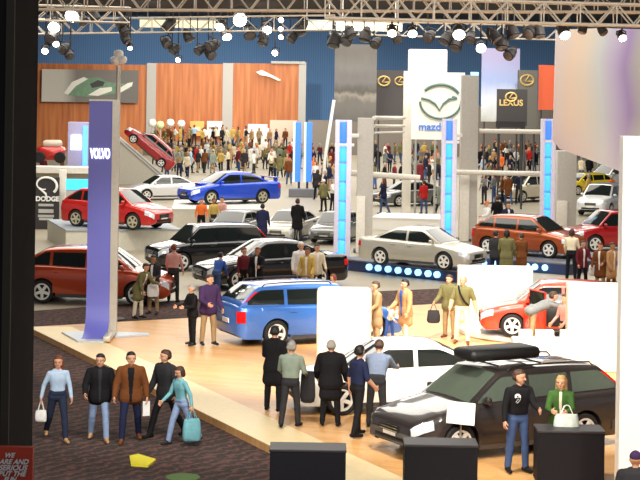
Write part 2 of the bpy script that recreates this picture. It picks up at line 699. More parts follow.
def figure(pose, voxel=.010):
    """body mesh and hair mesh of a person 1.75 m tall facing -Y, feet on z = 0"""
    g = pose.get
    fem = g('fem', False)
    lean = math.radians(g('lean', 3))
    coat = g('coat', 1)
    bulk = {0: 0, 1: .016, 2: .02}[coat] + g('bulk', 0)
    C0 = Vector((0, 0, .95))
    Sd = Vector((0, -math.sin(lean), math.cos(lean)))
    tw = math.radians(g('twist', 0))
    Rt = Vector((math.cos(tw), -math.sin(tw), 0))
    caps = []

    def cap(p0, r0, p1, r1, tg):
        caps.append((Vector(p0), r0, Vector(p1), r1, tg))
    sw = .165 if fem else .187
    # legs
    feet = []
    for s, key in ((1, 'L'), (-1, 'R')):
        a, k, ab = g('leg' + key, (0, 0, 3))
        a, k, ab = math.radians(a), math.radians(k), math.radians(ab)
        h = Vector((s * .088, 0, .93))
        d = Vector((s * math.sin(ab), -math.sin(a), -math.cos(a)))
        d.normalize()
        kn = h + d * .43
        d2 = Vector((s * math.sin(ab) * .5, -math.sin(a - k), -math.cos(a - k))).normalized()
        an = kn + d2 * .42
        cap(h, .094, kn, .068, 'bottom')
        cap(kn, .068, an, .056, 'bottom')
        cap(kn + d2 * .1, .070, an - d2 * .12, .058, 'bottom')
        ft = Vector((s * .18, -1, 0)).normalized()
        tilt = -.035
        hl = an + Vector((0, 0, -.05)) - ft * .05
        toe = an + Vector((0, 0, -.065)) + ft * .155
        if k > math.radians(28):
            toe = an + Vector((0, 0, -.12)) + ft * .11
        cap(hl, .040, toe, .034, 'shoe')
        cap(an, .046, an + Vector((0, 0, -.045)) + ft * .05, .042, 'shoe')
        feet.append(min(hl.z - .04, toe.z - .034))
    hipw = .088 if fem else .080
    cap(C0 + Vector((-hipw, .01, -.03)), .108, C0 + Vector((hipw, .01, -.03)), .108, 'bottom')
    cap(C0 + Vector((-.07, 0, .05)) + Sd * .0, .104, C0 + Vector((.07, 0, .05)), .104, 'bottom' if coat == 0 else 'top')
    sl = [(.12, .066, .098), (.20, .066, .100), (.28, .075, .106), (.36, .088, .110), (.43, .10, .100)]
    if fem:
        sl = [(.12, .055, .090), (.20, .055, .090), (.28, .066, .096), (.36, .078, .104), (.43, .088, .092)]
    sl = [(t, pw([(q[0], q[1]) for q in sl], t), pw([(q[0], q[2]) for q in sl], t)) for t in frange(.10, .43, 13)]
    for t, w, r in sl:
        c = C0 + Sd * t
        cap(c - Rt * w, r + bulk, c + Rt * w, r + bulk, 'top')
    if coat >= 1:
        for t, w, r in ((.07, .072, .102), (.04, .078, .105), (.01, .082, .107), (-.02, .086, .110), (-.05, .088, .111), (-.08, .09, .112)):
            cap(C0 + Sd * t - Rt * w, r + bulk, C0 + Sd * t + Rt * w, r + bulk, 'top')
    if coat == 2:
        for z, w, r in ((-.11, .092, .113), (-.14, .094, .115), (-.17, .096, .116), (-.20, .098, .117), (-.23, .10, .118), (-.26, .102, .120), (-.29, .103, .121), (-.32, .105, .122)):
            cap(C0 + Vector((-w, 0, z)), r + .005, C0 + Vector((w, 0, z)), r + .005, 'top')
    shc = C0 + Sd * .475
    cap(shc - Rt * (sw - .04) - Sd * .012, .062 + bulk * .7, shc + Rt * (sw - .04) - Sd * .012, .062 + bulk * .7, 'top')
    cap(shc - Rt * .06 + Sd * .03, .06 + bulk * .6, shc + Rt * .06 + Sd * .03, .06 + bulk * .6, 'top')
    # arms
    hands = {}
    for s, key in ((1, 'L'), (-1, 'R')):
        a, ab, e, inn = [math.radians(q) for q in (tuple(g('arm' + key, (0, 10, 12, 0))) + (0, 0))[:4]]
        sh = shc + Rt * (s * sw) + Vector((0, 0, -.01))
        d = Vector((s * math.sin(ab), -math.sin(a) * math.cos(ab), -math.cos(a) * math.cos(ab))).normalized()
        el = sh + d * .285
        d2 = Vector((s * math.sin(ab) * .6 - s * math.sin(inn), -math.sin(a + e), -math.cos(a + e))).normalized()
        wr = el + d2 * .245
        slv = g('sleeve', True)
        cap(sh, .056 + bulk * .8, el, .046 + bulk * .8, 'top')
        cap(el, .045 + bulk * .8, wr - d2 * .01, .036 + bulk * .5, 'top' if slv else 'skin')
        # hand
        n = Vector((-s, 0, 0)) - d2 * Vector((-s, 0, 0)).dot(d2)
        if n.length < .15:
            n = Vector((0, 0, -1)) - d2 * Vector((0, 0, -1)).dot(d2)
        n.normalize()
        t = d2.cross(n).normalized()
        if t.y > 0 and abs(t.y) > .3:
            t = -t
        if abs(t.y) <= .3 and t.z < 0:
            t = -t
        cap(wr - d2 * .02, .030, wr + d2 * .03, .028, 'skin')
        for q in (-.026, 0, .026):
            cap(wr + d2 * .02 + t * q, .019, wr + d2 * .08 + t * q * 1.15, .016, 'skin')
        curl = g('curl', 25)
        for q, ln in zip((-.036, -.012, .012, .036), (.055, .070, .078, .068)):
            b0 = wr + d2 * .085 + t * q
            c1, c2 = math.radians(curl), math.radians(curl * 2.4)
            m1 = b0 + (d2 * math.cos(c1) + n * math.sin(c1)) * ln * .55
            m2 = m1 + (d2 * math.cos(c2) + n * math.sin(c2)) * ln * .5
            cap(b0, .0112, m1, .0105, 'skin')
            cap(m1, .0105, m2, .0095, 'skin')
        th0 = wr + d2 * .03 + t * .032
        th1 = th0 + (d2 * .55 + t * .75 + n * .25).normalized() * .045
        th2 = th1 + (d2 * .85 + t * .2 + n * .45).normalized() * .035
        cap(th0, .0145, th1, .0125, 'skin')
        cap(th1, .0125, th2, .0105, 'skin')
        hands[key] = (wr + d2 * .10 + n * .02, d2)
    # neck and head
    nb = C0 + Sd * .50
    hy, hp = g('yaw', 0), g('nod', 4)
    hv = (Sd * .45 + Vector((0, -.05, .75))).normalized()
    cap(nb - Sd * .02, .054, nb + hv * .12, .050, 'skin')
    if coat:
        cap(nb + Sd * .0 + Vector((0, .012, 0)), .062, nb + hv * .035 + Vector((0, .012, 0)), .058, 'top')
    hc = nb + hv * .190
    Rh = rotm('Z', hy) @ rotm('X', hp + math.degrees(lean) * .5)

    def hd(x, y, z):
        return hc + Rh @ Vector((x, y, z))
    cap(hd(0, .022, .028), .090, hd(0, -.012, .036), .084, 'skin')
    cap(hd(-.012, -.02, -.03), .066, hd(.012, -.02, -.03), .066, 'skin')
    cap(hd(-.014, -.045, -.075), .038, hd(.014, -.045, -.075), .038, 'skin')
    cap(hd(0, -.088, .012), .010, hd(0, -.108, -.022), .0165, 'skin')
    for s in (1, -1):
        cap(hd(s * .082, .012, .008), .014, hd(s * .082, .016, -.022), .011, 'skin')
    me = remesh(caps, voxel, 'body', 4 if voxel < .012 else 2)
    # materials by nearest shape
    npg = len(me.polygons)
    cen = np.zeros(npg * 3)
    me.polygons.foreach_get('center', cen)
    cen = cen.reshape(-1, 3)
    best = np.full(npg, 1e9)
    idx = np.zeros(npg, dtype=np.int32)
    for p0, r0, p1, r1, tg in caps:
        a, b = np.array(p0), np.array(p1)
        ab_ = b - a
        L2 = max(1e-9, ab_ @ ab_)
        t_ = np.clip(((cen - a) @ ab_) / L2, 0, 1)
        dd = np.linalg.norm(cen - (a + t_[:, None] * ab_), axis=1) - (r0 + (r1 - r0) * t_)
        k = dd < best
        best[k] = dd[k]
        idx[k] = SLOTS.index(tg)
    if g('open', False):
        rel = cen - np.array(C0)
        u = rel @ np.array(Rt)
        tt = rel @ np.array(Sd)
        fwd = Vector((0, 0, 1)).cross(Rt)
        dep = -(rel - tt[:, None] * np.array(Sd)) @ np.array((-Rt.y, Rt.x, 0)) if False else -(rel @ np.array((math.sin(tw), math.cos(tw), 0))) - tt * math.sin(lean)
        wdt_ = g('open') if not isinstance(g('open'), bool) else .05
        k = (idx == 1) & (np.abs(u) < wdt_ * (.6 + .8 * np.clip(tt / .5, 0, 1))) & (dep > .05) & (tt < .53) & (tt > -.14)
        idx[k] = 4
    if g('face', True):
        for s in (1, -1):
            e = np.array(hd(s * .033, -.083, .012))
            k = (np.linalg.norm((cen - e) * np.array((.9, .6, 1.7)), axis=1) < .0115) & (idx == 0)
            idx[k] = 5
        e = np.array(hd(0, -.085, -.058))
        k = (np.linalg.norm((cen - e) * np.array((.5, .5, 2.0)), axis=1) < .0125) & (idx == 0)
        idx[k] = 6
    me.polygons.foreach_set('material_index', idx)
    zmin = min(feet)
    me.transform(Matrix.Translation((0, 0, -zmin)))
    # hair
    st = g('hair', 'short')
    hm = None
    hc_ = []
    if st != 'none':
        hc_ = [(hd(0, .036, .046), .092, hd(0, .0, .066), .082), (hd(-.03, .05, .0), .07, hd(.03, .05, .0), .07)]
        if st == 'long':
            for s in (1, -1):
                hc_.append((hd(s * .055, .03, .03), .05, hd(s * .07, .02, -.10), .038))
                hc_.append((hd(s * .07, .02, -.10), .038, hd(s * .075, .0, -.20), .03))
            hc_.append((hd(-.02, .07, .0), .06, hd(-.02, .075, -.20), .05))
            hc_.append((hd(.02, .07, .0), .06, hd(.02, .075, -.20), .05))
        if st == 'bob':
            for s in (1, -1):
                hc_.append((hd(s * .055, .03, .03), .05, hd(s * .072, .015, -.07), .036))
            hc_.append((hd(0, .065, .0), .065, hd(0, .06, -.09), .055))
        if st == 'cap':
            hc_ = [(hd(0, .03, .055), .092, hd(0, .0, .062), .085), (hd(-.04, -.085, .062), .014, hd(-.04, -.15, .050), .010),
                   (hd(.04, -.085, .062), .014, hd(.04, -.15, .050), .010), (hd(0, -.085, .064), .016, hd(0, -.16, .052), .011),
                   (hd(-.02, -.085, .064), .016, hd(-.02, -.158, .051), .011), (hd(.02, -.085, .064), .016, hd(.02, -.158, .051), .011)]
        hm = remesh(hc_, max(voxel, .010), 'hair', 3)
        hm.transform(Matrix.Translation((0, 0, -zmin)))
    up = Vector((0, 0, -zmin))
    return dict(body=me, hair=hm, hands={k: (p + up, d) for k, (p, d) in hands.items()}, head=hc + up, sh=shc + up, C0=C0 + up, Sd=Sd, Rt=Rt)


def person(fig, label, loc, rz, mats, hair_m, height=1.75, group=None, share=False):
    """mats: dict slot -> material"""
    me = fig['body']
    if not me.materials:
        for s in SLOTS:
            me.materials.append(None)
    o = bpy.data.objects.new('person', me)
    COL.objects.link(o)
    base = {'skin': SKINC, 'shoe': M_BLACK, 'inner': M_WHITE, 'eye': EYE, 'lip': LIP}
    base.update(mats)
    for i, s in enumerate(SLOTS):
        o.material_slots[i].link = 'OBJECT'
        o.material_slots[i].material = base[s]
    k = height / 1.75
    o.location = loc
    o.rotation_euler = (0, 0, rz)
    o.scale = (k, k, k)
    tag(o, label, 'person', group)
    if fig['hair'] is not None:
        hm = fig['hair']
        if not hm.materials:
            hm.materials.append(None)
        h = bpy.data.objects.new('hair' if fig.get('cap') is None else 'cap', hm)
        COL.objects.link(h)
        h.material_slots[0].link = 'OBJECT'
        h.material_slots[0].material = hair_m
        h.parent = o
    return o


def on_person(o, p):
    """world point of a point in the person's own frame"""
    return Matrix.LocRotScale(o.location, o.rotation_euler, o.scale) @ Vector(p)


C_ = dict(
    black=cloth('black', 24, 23, 26), charcoal=cloth('charcoal', 48, 47, 50), grey=cloth('grey', 120, 122, 122), navy=cloth('navy', 32, 38, 66),
    denim=cloth('denim', 66, 86, 126), pale_denim=cloth('pale_denim', 136, 156, 190), dark_denim=cloth('dark_denim', 40, 48, 68),
    brown=cloth('brown', 112, 66, 34), tan=cloth('tan', 178, 140, 98), khaki=cloth('khaki', 158, 132, 96), cream=cloth('cream', 226, 214, 184),
    white=cloth('white', 236, 234, 230), pale_blue=cloth('pale_blue', 176, 198, 222), blue=cloth('blue', 58, 92, 170), red=cloth('red', 186, 40, 38),
    green=cloth('green', 62, 96, 44), olive=cloth('olive', 112, 108, 70), sage=cloth('sage', 134, 146, 132), mustard=cloth('mustard', 196, 166, 88),
    orange=cloth('orange', 226, 112, 52), pink=cloth('pink', 214, 160, 150), purple=cloth('purple', 66, 46, 84), maroon=cloth('maroon', 104, 34, 40), teal=cloth('teal', 120, 180, 190),
    bluegrey=cloth('bluegrey', 118, 130, 152))
H_ = dict(black=mat('hair_black', rgb(24, 20, 19), 0.6), brown=mat('hair_brown', rgb(66, 42, 28), 0.6), grey=mat('hair_grey', rgb(150, 146, 140), 0.6),
          blond=mat('hair_blond', rgb(178, 140, 84), 0.6), auburn=mat('hair_auburn', rgb(110, 54, 30), 0.6), white=mat('hair_white', rgb(228, 226, 222), 0.6))
HC_ = {k + ' cap': C_[k] for k in ('orange', 'white', 'purple', 'red', 'navy')}
# ------------------------------------------------------------------ setting
ZS = 0.15


def m_carpet(nt, b):
    tc = nt.nodes.new('ShaderNodeTexCoord')
    mp = nt.nodes.new('ShaderNodeMapping')
    mp.inputs['Rotation'].default_value = (0, 0, math.radians(38))
    w = nt.nodes.new('ShaderNodeTexWave')
    w.inputs['Scale'].default_value = 1.1
    w.inputs['Distortion'].default_value = 7
    w.inputs['Detail'].default_value = 3
    w.inputs['Detail Scale'].default_value = 3
    n = nt.nodes.new('ShaderNodeTexNoise')
    n.inputs['Scale'].default_value = 14
    n.inputs['Detail'].default_value = 4
    r = add_ramp(nt, [(0.0, rgb(70, 61, 58)), (0.55, rgb(76, 66, 63)), (0.85, rgb(100, 74, 70)), (1, rgb(110, 80, 74))])
    r2 = add_ramp(nt, [(0.3, (.55, .55, .55, 1)), (0.7, (1.1, 1.1, 1.1, 1))])
    mx = nt.nodes.new('ShaderNodeMix')
    mx.data_type = 'RGBA'
    mx.blend_type = 'MULTIPLY'
    mx.inputs['Factor'].default_value = 1
    L = nt.links.new
    L(tc.outputs['Object'], mp.inputs['Vector'])
    L(mp.outputs['Vector'], w.inputs['Vector'])
    L(tc.outputs['Object'], n.inputs['Vector'])
    L(w.outputs['Fac'], r.inputs['Fac'])
    L(n.outputs['Fac'], r2.inputs['Fac'])
    L(r.outputs['Color'], mx.inputs['A'])
    L(r2.outputs['Color'], mx.inputs['B'])
    L(mx.outputs['Result'], b.inputs['Base Color'])
    b.inputs['Roughness'].default_value = .95
    b.inputs['Specular IOR Level'].default_value = .1


def m_parquet(nt, b):
    tc = nt.nodes.new('ShaderNodeTexCoord')
    mp = nt.nodes.new('ShaderNodeMapping')
    mp.inputs['Rotation'].default_value = (0, 0, math.radians(20))
    br = nt.nodes.new('ShaderNodeTexBrick')
    br.inputs['Scale'].default_value = 1.0
    br.inputs['Brick Width'].default_value = 1.4
    br.inputs['Row Height'].default_value = .16
    br.inputs['Mortar Size'].default_value = .004
    br.inputs['Color1'].default_value = rgb(214, 160, 98)
    br.inputs['Color2'].default_value = rgb(228, 176, 114)
    br.inputs['Mortar'].default_value = rgb(160, 116, 72)
    nt.links.new(tc.outputs['Object'], mp.inputs['Vector'])
    nt.links.new(mp.outputs['Vector'], br.inputs['Vector'])
    nt.links.new(br.outputs['Color'], b.inputs['Base Color'])
    b.inputs['Roughness'].default_value = .38


def m_planks(nt, b):
    """vertical wood veneer"""
    tc = nt.nodes.new('ShaderNodeTexCoord')
    mp = nt.nodes.new('ShaderNodeMapping')
    mp.inputs['Scale'].default_value = (1.6, 1, .10)
    n = nt.nodes.new('ShaderNodeTexNoise')
    n.inputs['Scale'].default_value = 2.0
    n.inputs['Detail'].default_value = 6
    r = add_ramp(nt, [(0.3, rgb(164, 92, 48)), (0.5, rgb(186, 110, 60)), (0.7, rgb(202, 128, 74))])
    nt.links.new(tc.outputs['Object'], mp.inputs['Vector'])
    nt.links.new(mp.outputs['Vector'], n.inputs['Vector'])
    nt.links.new(n.outputs['Fac'], r.inputs['Fac'])
    nt.links.new(r.outputs['Color'], b.inputs['Base Color'])
    b.inputs['Roughness'].default_value = .5


def m_drape(nt, b):
    tc = nt.nodes.new('ShaderNodeTexCoord')
    w = nt.nodes.new('ShaderNodeTexWave')
    w.inputs['Scale'].default_value = 1.3
    w.inputs['Distortion'].default_value = 1.5
    r = add_ramp(nt, [(0.0, rgb(104, 150, 208)), (1.0, rgb(124, 170, 226))])
    nt.links.new(tc.outputs['Object'], w.inputs['Vector'])
    nt.links.new(w.outputs['Fac'], r.inputs['Fac'])
    nt.links.new(r.outputs['Color'], b.inputs['Base Color'])
    b.inputs['Roughness'].default_value = .9


M_CARPET = ramp_mat('carpet', m_carpet)
M_PARQ = ramp_mat('parquet', m_parquet)
M_WOOD = ramp_mat('wood_veneer', m_planks)
M_DRAPE = ramp_mat('blue_drape', m_drape)
M_FLOOR = mat('hall_floor', rgb(152, 143, 124), 0.5, var=.05, scale=.6)
M_CEIL = mat('ceiling_paint', rgb(70, 68, 66), 0.9)
M_BORDER = mat('pale_border_wood', rgb(238, 214, 164), 0.45, var=.05)
M_PANELW = mat('white_panel', rgb(240, 236, 228), 0.6, var=.02)
M_PANELC = mat('cream_panel', rgb(246, 238, 216), 0.6, var=.02)

CORNER = G(28, 327, ZS)
FRONT = G(284, 453, ZS)
e_dir = (FRONT - CORNER).normalized()
FRONT2 = CORNER + e_dir * ((FRONT - CORNER).length * 1.9)
BACKR = G(700, 289, ZS)
inw = Vector((-e_dir.y, e_dir.x, 0))
if inw.x < 0:
    inw = -inw

b = MB()
b.box((0, 98, -.1), (130, 214, .2))
tag(b.build('floor', M_FLOOR), kind='structure')
A1, A2, A3 = G(-60, 318), G(200, 299), G(700, 278)
b = MB()
b.prism([(-30, 14), (30, 14), (30, A3.y), (A3.x, A3.y), (A2.x, A2.y), (A1.x, A1.y), (-30, A1.y + 6)], 0, .012)
tag(b.build('floor_carpet', M_CARPET), kind='structure')
# stage of the wood floored stand
b = MB()
b.prism([(CORNER.x, CORNER.y), (FRONT2.x, FRONT2.y), (24, FRONT2.y), (24, BACKR.y), (BACKR.x, BACKR.y)], .012, ZS)
tag(b.build('floor_stage', M_PARQ), kind='structure')
b = MB()
w_ = 1.05
q0, q1 = CORNER, FRONT2
b.prism([(q0.x, q0.y), (q1.x, q1.y), (q1.x + inw.x * w_, q1.y + inw.y * w_), (q0.x + inw.x * w_ * 1.2, q0.y + inw.y * w_ * .3)], ZS, ZS + .012)
tag(b.build('floor_stage_border', M_BORDER), kind='structure')
b = MB()
b.box((0, 191, 6.8), (130, .6, 13.6))
tag(b.build('wall_back', M_DRAPE), kind='structure')
b = MB()
b.box((0, 110, 13.8), (130, 190, .3))
tag(b.build('ceiling', M_CEIL), kind='structure')


def wp(px0, py0, px1, py1, D):
    a, c = P(px0, py0, D), P(px1, py1, D)
    return a, c


def facing_slab(name, mt, x0, y0, x1, y1, D, t=.15, parent=None, smooth=None, to_floor=False, bev=0.0):
    """an upright slab facing the hall's front; corners given where they are seen, at distance D"""
    a, c = P(x0, y0, D), P(x1, y1, D)
    z0 = 0.0 if to_floor else c.z
    m = MB()
    w, h = c.x - a.x, a.z - z0
    m.box((0, t / 2, h / 2), (w, t, h), bev=bev)
    if parent is None:
        return m.build(name, mt, None, loc=((a.x + c.x) / 2, D, z0), smooth=40 if bev else None)
    o = m.build(name, mt, parent, smooth=40 if bev else None)
    o.location = Vector(((a.x + c.x) / 2, D, z0)) - parent.location
    return o


# wood panelled wall of the far stand
r_ = empty('display_wall', P(170, 150, 176) * 1.0, 0, 'long orange wood-veneer display wall with pale uprights, standing before the blue drape', 'wall')
r_.location.z = 0
for x0, x1 in ((20, 147), (155, 223), (232, 299)):
    facing_slab('veneer_panel', M_WOOD, x0, 63, x1, 150, 176, .3, r_, to_floor=True)
for x0, x1, y in ((147, 155, 63), (223, 232, 63), (299, 305, 62)):
    facing_slab('upright', M_GREY, x0, y, x1, 150, 175.8, .5, r_, to_floor=True)
facing_slab('top_rail', M_GREY, 271, 61, 305, 64, 175.7, .4, r_)


def m_poster(nt, b):
    tc = nt.nodes.new('ShaderNodeTexCoord')
    sp = nt.nodes.new('ShaderNodeSeparateXYZ')
    r = add_ramp(nt, [(0.0, rgb(205, 200, 190)), (0.22, rgb(190, 186, 176)), (.36, rgb(120, 116, 110)), (1, rgb(104, 100, 96))])
    nt.links.new(tc.outputs['Generated'], sp.inputs['Vector'])
    nt.links.new(sp.outputs['X'], r.inputs['Fac'])
    nt.links.new(r.outputs['Color'], b.inputs['Base Color'])


r_ = empty('poster', P(90, 103, 175.4), 0, 'wide grey photo poster of a green and white car on the wood-veneer wall', 'poster')
facing_slab('print', ramp_mat('poster_print', m_poster), 42, 69, 138, 103, 175.4, .12, r_)
m = MB()
o_ = P(90, 103, 175.4)
for (x, y, w, h, rot, mt_) in ():
    pass
for nm, mt_, poly in (('printed_car', mat('print_green', rgb(108, 140, 112), .6, var=.2, scale=3), [(66, 95), (70, 86), (82, 79), (98, 77), (108, 82), (128, 84), (130, 89), (112, 94), (90, 97)]),
                      ('printed_highlight', mat('print_white', rgb(226, 224, 214), .6), [(64, 93), (72, 82), (84, 77), (88, 79), (76, 86), (68, 95)]),
                      ('printed_highlight', MATS['print_white'], [(88, 95), (100, 88), (112, 87), (112, 91), (98, 96)]),
                      ('printed_highlight', MATS['print_white'], [(118, 89), (128, 83), (133, 82), (132, 86), (120, 93)]),
                      ('printed_window', M_DARKGREY, [(90, 84), (98, 80), (105, 82), (103, 86), (92, 88)])):
    m = MB()
    pts = [P(x, y, 175.4) - o_ for x, y in poly]
    m.slab([(p.x, p.z) for p in pts], .03)
    q = m.build(nm, mt_, r_)
    q.location = (0, -.03 - .01 * (nm != 'printed_car'), 0)

# small emblem and frames on the wood wall
m = MB()
o_ = P(267, 76, 175.3)
pts = [P(x, y, 175.3) - o_ for x, y in [(256, 72), (262, 70), (268, 73), (276, 77), (281, 80), (279, 81), (270, 77), (266, 76), (260, 75)]]
m.slab([(p.x, p.z) for p in pts], .1)
tag(m.build('wall_emblem', M_WHITE, loc=o_), 'small pale slanting emblem mounted high on the last veneer panel', 'emblem')
for x0, y0, x1, y1, mt_, inner, lab in ((190, 121, 204, 136, mat('frame_orange', rgb(236, 178, 96), .6), rgb(246, 226, 190), 'small orange picture board with a pale centre on the veneer wall'),
                                        (207, 121, 222, 136, M_WHITE, rgb(60, 60, 62), 'small white picture board with a dark car shape on the veneer wall')):
    r_ = empty('picture_board', P((x0 + x1) / 2, y1, 175), 0, lab, 'picture')
    facing_slab('board', mt_, x0, y0, x1, y1, 175, .1, r_, bev=.04)
    facing_slab('picture', mat('pic_' + lab[6:11], inner, .6), x0 + 4, y0 + 6, x1 - 4, y1 - 5, 174.9, .08, r_)
r_ = empty('sign_board', P(257, 165, 162.3), 0, 'tall white easel board among the crowd before the last veneer panel', 'board')
r_.location.z = 0
facing_slab('board', M_WHITE, 248, 124, 267, 150, 162.3, .12, r_)
for x in (251, 264):
    facing_slab('leg', M_GREY, x - .6, 148, x + .6, 150, 162.4, .1, r_, to_floor=True)
r_ = empty('sign_board', P(283, 165, 163), 0, 'wide pale pinkish board behind the crowd beside the twin blue light tower', 'board')
r_.location.z = 0
facing_slab('board', mat('pale_board', rgb(206, 188, 170), .6), 270, 120, 297, 146, 163, .12, r_)
for x in (273, 294):
    facing_slab('leg', M_GREY, x - .6, 144, x + .6, 150, 163.1, .1, r_, to_floor=True)

# ------------------------------------------------------------------ near frame pieces
r_ = empty('dark_column', (P(0, 240, 11).x, 11, 0), 0, 'dark unlit column filling the side of the view from floor to ceiling', 'column')
M_COLUMN = mat('column_dark', rgb(40, 37, 38), .9, var=.12, scale=3, spec=.1)
a = P(-150, 200, 11).x - r_.location.x
c = P(35.4, 240, 12).x - r_.location.x
m = MB()
m.box(((a + c) / 2, .5, 4.2), (c - a, 1.0, 8.4), bev=.01)
m.build('shaft', M_COLUMN, r_)
m = MB()
m.box((c - .012, -.012, 4.2), (.05, .03, 8.4))
m.build('corner_strip', mat('column_edge', rgb(58, 52, 40), .7), r_)

D_ = 10.6
r_ = empty('red_sign', P(10, 480, D_), 0, 'red sign with slanting white capital letters fixed on the dark column', 'sign')
facing_slab('board', mat('sign_red', rgb(196, 60, 34), .6), -40, 446.5, 32, 500, D_, .05, r_)
for s_, x, y, h in (('WE', 9.5, 455, 4.6), ('ARE AND', 14, 461.5, 5.0), ('SERIOUS', 13, 467.6, 5.4), ('BUT THE', 12, 473.5, 5.0), ('FUN', 10, 479, 4.6)):
    p = P(x, y, D_) - r_.location
    text(s_, h / (F / D_) * 1.35, M_WHITE, r_, (p.x, -.012, p.z), ext=.004, shear=.35, sx=1.0, bold=.0012)

# big white panel on the other side
a = P(621, 300, 29)
m = MB()
m.box((1.6, .2, 3.0), (3.2, .4, P(621, 137, 29).z * 1.0), bev=.02)
o = m.build('display_board', M_PANELW, loc=(a.x, 29, .012))
o.location.z = .012 + P(621, 137, 29).z / 2 - 3.0
tag(o, 'tall bright white display panel rising beside the cream wall', 'panel')


# hanging banner, soft pastel print
def m_banner(nt, b):
    tc = nt.nodes.new('ShaderNodeTexCoord')
    sp = nt.nodes.new('ShaderNodeSeparateXYZ')
    n = nt.nodes.new('ShaderNodeTexNoise')
    n.inputs['Scale'].default_value = 1.6
    n.inputs['Detail'].default_value = 1
    L = nt.links.new
    ad = nt.nodes.new('ShaderNodeMath')
    ad.operation = 'MULTIPLY_ADD'
    ad.inputs[1].default_value = .28
    L(tc.outputs['Generated'], sp.inputs['Vector'])
    L(tc.outputs['Generated'], n.inputs['Vector'])
    L(n.outputs['Fac'], ad.inputs[0])
    L(sp.outputs['X'], ad.inputs[2])
    r = add_ramp(nt, [(0.10, rgb(214, 204, 202)), (.30, rgb(226, 208, 186)), (.42, rgb(220, 210, 192)), (.55, rgb(200, 208, 208)), (.66, rgb(186, 178, 206)), (.76, rgb(160, 142, 188)), (.86, rgb(176, 176, 170)), (1.0, rgb(196, 194, 164)), (1.12, rgb(206, 200, 150))])
    L(ad.outputs[0], r.inputs['Fac'])
    r2 = add_ramp(nt, [(0.0, rgb(178, 160, 196)), (.22, rgb(200, 196, 214)), (.45, rgb(226, 224, 222))])
    mx = nt.nodes.new('ShaderNodeMix')
    mx.data_type = 'RGBA'
    mm = nt.nodes.new('ShaderNodeMapRange')
    mm.inputs['From Min'].default_value = .45
    mm.inputs['From Max'].default_value = 0
    mm.inputs['To Max'].default_value = .65
    L(sp.outputs['Z'], mm.inputs['Value'])
    L(sp.outputs['X'], r2.inputs['Fac'])
    L(mm.outputs['Result'], mx.inputs['Factor'])
    L(r.outputs['Color'], mx.inputs['A'])
    L(r2.outputs['Color'], mx.inputs['B'])
    L(mx.outputs['Result'], b.inputs['Base Color'])
    b.inputs['Roughness'].default_value = .7


o_ = P(555, 30, 58)
pts = [P(x, y, 58) - o_ for x, y in [(556, 30), (600, 28), (670, 30), (670, 186), (622, 172), (590, 160), (560, 149), (553, 140)]]
m = MB()
m.slab([(p.x, p.z) for p in pts], .12)
r_ = empty('hanging_banner', o_, 0, 'huge soft pastel banner in cream and violet hanging above the red car', 'banner')
m.build('print', ramp_mat('banner_print', m_banner), r_)
m = MB()
for x in (570, 640):
    p = P(x, 29, 58) - o_
    m.tube([(p.x, .06, p.z), (p.x, .06, p.z + 3.5)], .02)
m.build('hanging_wire', M_BLACK, r_)

# ------------------------------------------------------------------ banner blade on the stage
BL = G(99, 336, ZS)
sc = F / BL.y
r_ = empty('blade_banner', BL, 0, 'tall violet-blue blade banner with white lettering on a silver foot', 'banner')
M_BLADE = mat('blade_blue', rgb(112, 114, 204), .45, var=.03, scale=1)
M_SILVER = mat('blade_silver', rgb(206, 200, 186), .35, metal=.3)
zt = P(99, 101, BL.y).z - ZS
xl, xm, xr_ = (-13.2 / sc, 10.2 / sc, 17.5 / sc)
m = MB()
# curved sheet sweeping forward at the foot
prof = [(-1.25, .05), (-.95, .055), (-.65, .08), (-.4, .15), (-.2, .30), (-.08, .52), (-.02, .85), (0, 1.3), (0, zt)]
vs, fs = [], []
for y, z in prof:
    for x in (xl, xm):
        vs.append((x, y, z))
for y, z in prof:
    for x in (xl, xm):
        vs.append((x, y + .06, z - .02))
n = len(prof)
for i in range(n - 1):
    fs += [(2 * i, 2 * i + 1, 2 * i + 3, 2 * i + 2), (2 * n + 2 * i, 2 * n + 2 * i + 2, 2 * n + 2 * i + 3, 2 * n + 2 * i + 1),
           (2 * i, 2 * i + 2, 2 * n + 2 * i + 2, 2 * n + 2 * i), (2 * i + 1, 2 * n + 2 * i + 1, 2 * n + 2 * i + 3, 2 * i + 3)]
fs += [(0, 2 * n, 2 * n + 1, 1), (2 * n - 2, 2 * n - 1, 4 * n - 1, 4 * n - 2)]
m.add(vs[6:] if False else vs, fs)
m.build('blade', M_BLADE, r_, smooth=50)
m = MB()
m.box(((xm + xr_) / 2, .04, zt / 2), (xr_ - xm, .16, zt))
m.box(((xm + xr_) / 2 - .02, -.62, .10), (xr_ - xm, 1.3, .14), bev=.03)
m.build('upright', M_SILVER, r_, smooth=40)
m = MB()
m.box(((xl + xr_) / 2, .02, zt + .02), (xr_ - xl, .12, .04))
m.build('top_trim', M_SILVER, r_)
m = MB()
m.prism([(xl - .68, .30), (xl - .05, .55), (xm, .55), (xm, -1.25), (-.05 + xl, -1.25)], 0, .055)
m.prism([(xr_, .5), (xr_ + .78, .42), (xr_ + .86, .15), (xr_, -.35)], 0, .05)
m.build('foot_plate', mat('foot_pale', rgb(196, 206, 216), .35, metal=.2), r_)
zz = P(99, 154, BL.y).z - ZS
text('VOLVO', .36, mat('lettering_white_glow', rgb(250, 250, 250), emit=1.3), r_, ((xl + xm) / 2, -.012, zz), ext=.012, sx=.43, bold=.016)  # emission put into the letters so they read as overexposed white
